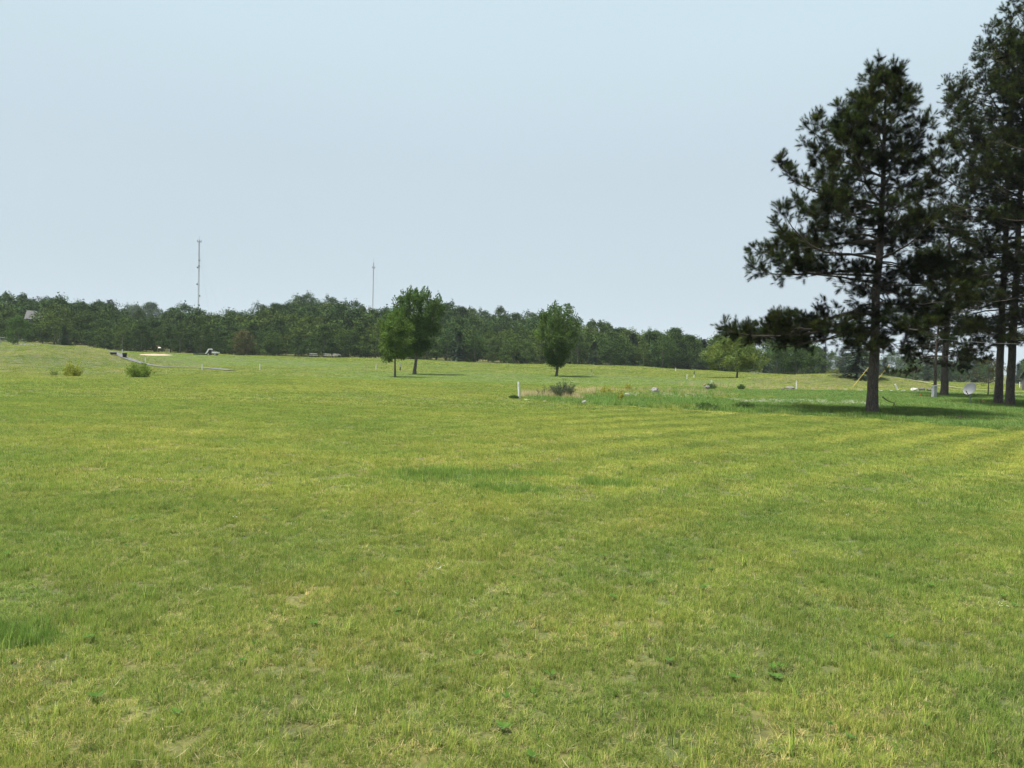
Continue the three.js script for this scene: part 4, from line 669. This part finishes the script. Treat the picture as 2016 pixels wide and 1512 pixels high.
// ---------------------------------------------------------------- left: fence, house, boulders
{
  const x0 = -112, d0 = 154, x1 = -98.5, d1 = 155.4, n = 6, t = thing('chain_link_fence', 'grey chain-link fence on the rise before the woods', 'fence', x0, d0), P = (s, y) => { const x = lerp(x0, x1, s), d = lerp(d0, d1, s); return V(x - x0, H(x, d) - H(x0, d0) + y, -(d - d0)); };
  for (let i = 0; i <= n; i++) part('fence_post', bar([P(i / n, -0.2).toArray(), P(i / n, 1.85).toArray()], 0.05), M.steel, t);
  for (const y of [1.8, 0.15]) { const g = new GB(), pts = []; for (let i = 0; i <= n; i++) pts.push(P(i / n, y)); g.tube(pts, pts.map(() => 0.035), 6); part('rail', g.build(), M.steel, t); }
  const g = new GB(), L = Math.hypot(x1 - x0, d1 - d0), step = 0.16; for (let s = -1.65; s < L; s += step) for (const q of [-1, 1]) { const a = q > 0 ? s : s + 1.65, b = q > 0 ? s + 1.65 : s; const cl = (u) => Math.min(1, Math.max(0, u / L)); const ya = 0.15 + 1.65 * Math.abs(cl(a) * L - a) / 1.65, yb = 1.8 - 1.65 * Math.abs(cl(b) * L - b) / 1.65; if (yb > ya) g.tube([P(cl(a), ya), P(cl(b), yb)], [0.004, 0.004], 3, [1, 1, 1], false); }
  const w = part('wire_mesh', g.build(), M.steel, t); w.userData.kind = 'stuff';
}
for (let i = 0; i < 9; i++) { const x = -58.6 + i * 0.46 + 0.1 * noise(i, 3), d = 91 + 0.3 * noise(i, 8), c = 0.24 + 0.14 * noise(i * 3, 1), s = part(numbered('boulder'), stone(300 + i * 3.7, 0.4 + 0.12 * noise(i, 5), 0.25, 0.34, [c, c, c * 0.97]), M.rock, scene); s.position.set(x, H(x, d) - 0.03, -d); s.rotation.y = i; tag(s, 'small grey boulder in the line along the top of the mound', 'boulder', 'boulders along the top of the mound'); }
{
  const t = thing('house', 'grey-roofed house half hidden among the trees', 'house', -131.5, 214, 0.35); t.position.y = H(-131.5, 214) - 0.1; t.scale.set(0.62, 1.02, 0.8);
  part('wall', box(9, 6.4, 7, 0, 2.7, 0), worn(0.1, 0.085, 0.07), t); for (const s of [-1, 1]) { const g = new THREE.BoxGeometry(9.8, 0.18, 4.6); g.rotateX(s * 0.55); g.translate(0, 6.95, s * 1.92); part('roof_slope', g, worn(0.045, 0.046, 0.05), t); }
  const tri = new THREE.Shape(); tri.moveTo(-3.5, 0); tri.lineTo(3.5, 0); tri.lineTo(0, 2.2); tri.closePath(); for (const s of [-1, 1]) part('gable', new THREE.ExtrudeGeometry(tri, { depth: 0.1, bevelEnabled: false }).rotateY(Math.PI / 2).translate(s * 4.42 - 0.05, 5.88, 0), worn(0.1, 0.085, 0.07), t);
  for (const x of [-2.6, 0, 2.6]) { const f = part('window', box(1.2, 1.3, 0.08, x, 4.3, 3.53), M.white, t); part('pane', box(1.0, 1.1, 0.04, x, 4.3, 3.57, 0.004), plain(0.03, 0.04, 0.05, 0.1), f); }
  part('chimney', box(0.8, 1.6, 0.8, 2.4, 8.2, -0.6), worn(0.22, 0.12, 0.09), t);
}
// ---------------------------------------------------------------- masts and building beyond the hill
function mast(label, x, d, top, w, gear) {
  const t = thing('lattice_mast', label, 'mast', x, d), h = top, corner = (k, y) => { const a = k * 2.094 + 0.4; return V(w * 0.58 * Math.cos(a), y, w * 0.58 * Math.sin(a)); };
  for (let k = 0; k < 3; k++) part('leg', bar([corner(k, -1).toArray(), corner(k, h).toArray()], w * 0.13, 6), M.mast, t);
  const g = new GB(); for (let y = 0; y < h; y += w * 1.3) for (let k = 0; k < 3; k++) { g.tube([corner(k, y), corner((k + 1) % 3, y + w * 1.3)], [w * 0.06, w * 0.06], 4, [1, 1, 1], false); g.tube([corner(k, y), corner((k + 1) % 3, y)], [w * 0.05, w * 0.05], 4, [1, 1, 1], false); }
  part('lattice_bracing', g.build(), M.mast, t).userData.kind = 'stuff';
  for (const [y, kind, off] of gear) {
    if (kind === 'crown') { const c = part('antenna_mount', new THREE.TorusGeometry(1.7, 0.14, 6, 24).rotateX(Math.PI / 2).translate(0, y, 0), M.mast, t); for (let k = 0; k < 6; k++) { const a = k * 1.047; part('panel_antenna', box(0.35, 2.2, 0.25, 1.75 * Math.cos(a), y + 0.3, 1.75 * Math.sin(a)), M.mast, c); } for (let k = 0; k < 3; k++) part('mount_arm', bar([[0, y, 0], [1.7 * Math.cos(k * 2.09), y, 1.7 * Math.sin(k * 2.09)]], 0.1, 5), M.mast, c); } else if (kind === 'dish') part('dish_antenna', new THREE.CylinderGeometry(0.8, 0.8, 0.7, 20).rotateX(Math.PI / 2 + 0.2).translate(off, y, 0.4), M.mast, t); else part('tip_rod', bar([[0, y, 0], [0, y + 5, 0]], 0.1, 5), M.mast, t);
  }
  for (let k = 0; k < 3; k++) part('guy_wire', bar([[0, h * 0.9, 0], [h * 0.45 * Math.cos(k * 2.09 + 0.5), 0, h * 0.45 * Math.sin(k * 2.09 + 0.5)]], 0.03, 4), M.mast, t);
}
M.mast = plain(0.26, 0.27, 0.28, 0.6, { metalness: 0.3 });
mast('taller guyed lattice mast with several drum dishes above the wood', -286, 700, 94.5, 1.05, [[94, 'crown'], [77, 'dish', 0.5], [72, 'dish', 0.4], [70.6, 'dish', -1.0], [55.5, 'dish', -1.2], [45, 'dish', 1.1], [94.5, 'tip']]);
mast('slender lattice mast with a tip rod above the wooded hill', -164.5, 900, 106, 0.9, [[100, 'crown'], [107, 'tip']]);
mast('faint small mast on the far skyline behind the wood', 195, 900, 44, 0.8, [[44, 'tip']]);
{
  const t = thing('hilltop_building', 'pale teal flat-roofed block showing above the hill trees', 'building', -62, 388, 0.1), y = H(-62, 388); t.position.y = y; const hh = 26.8 - y;
  part('wall', box(6.4, hh, 5, 0, hh / 2 - 0.5, 0), worn(0.36, 0.5, 0.5), t); part('roof', box(6.9, 0.5, 5.5, 0, hh - 0.2, 0), worn(0.25, 0.34, 0.35), t); part('vent', box(0.5, 0.6, 0.5, 2, hh + 0.3, 0), M.grey, t);
  for (const x of [-2, 0, 2]) part('wall_panel', box(1.4, 1.6, 0.06, x, hh - 2, 2.53), worn(0.42, 0.55, 0.55), t);
}
scene.fog = new THREE.FogExp2(new THREE.Color(0.8, 0.88, 0.95), 0.00015);
renderer.render(scene, camera);
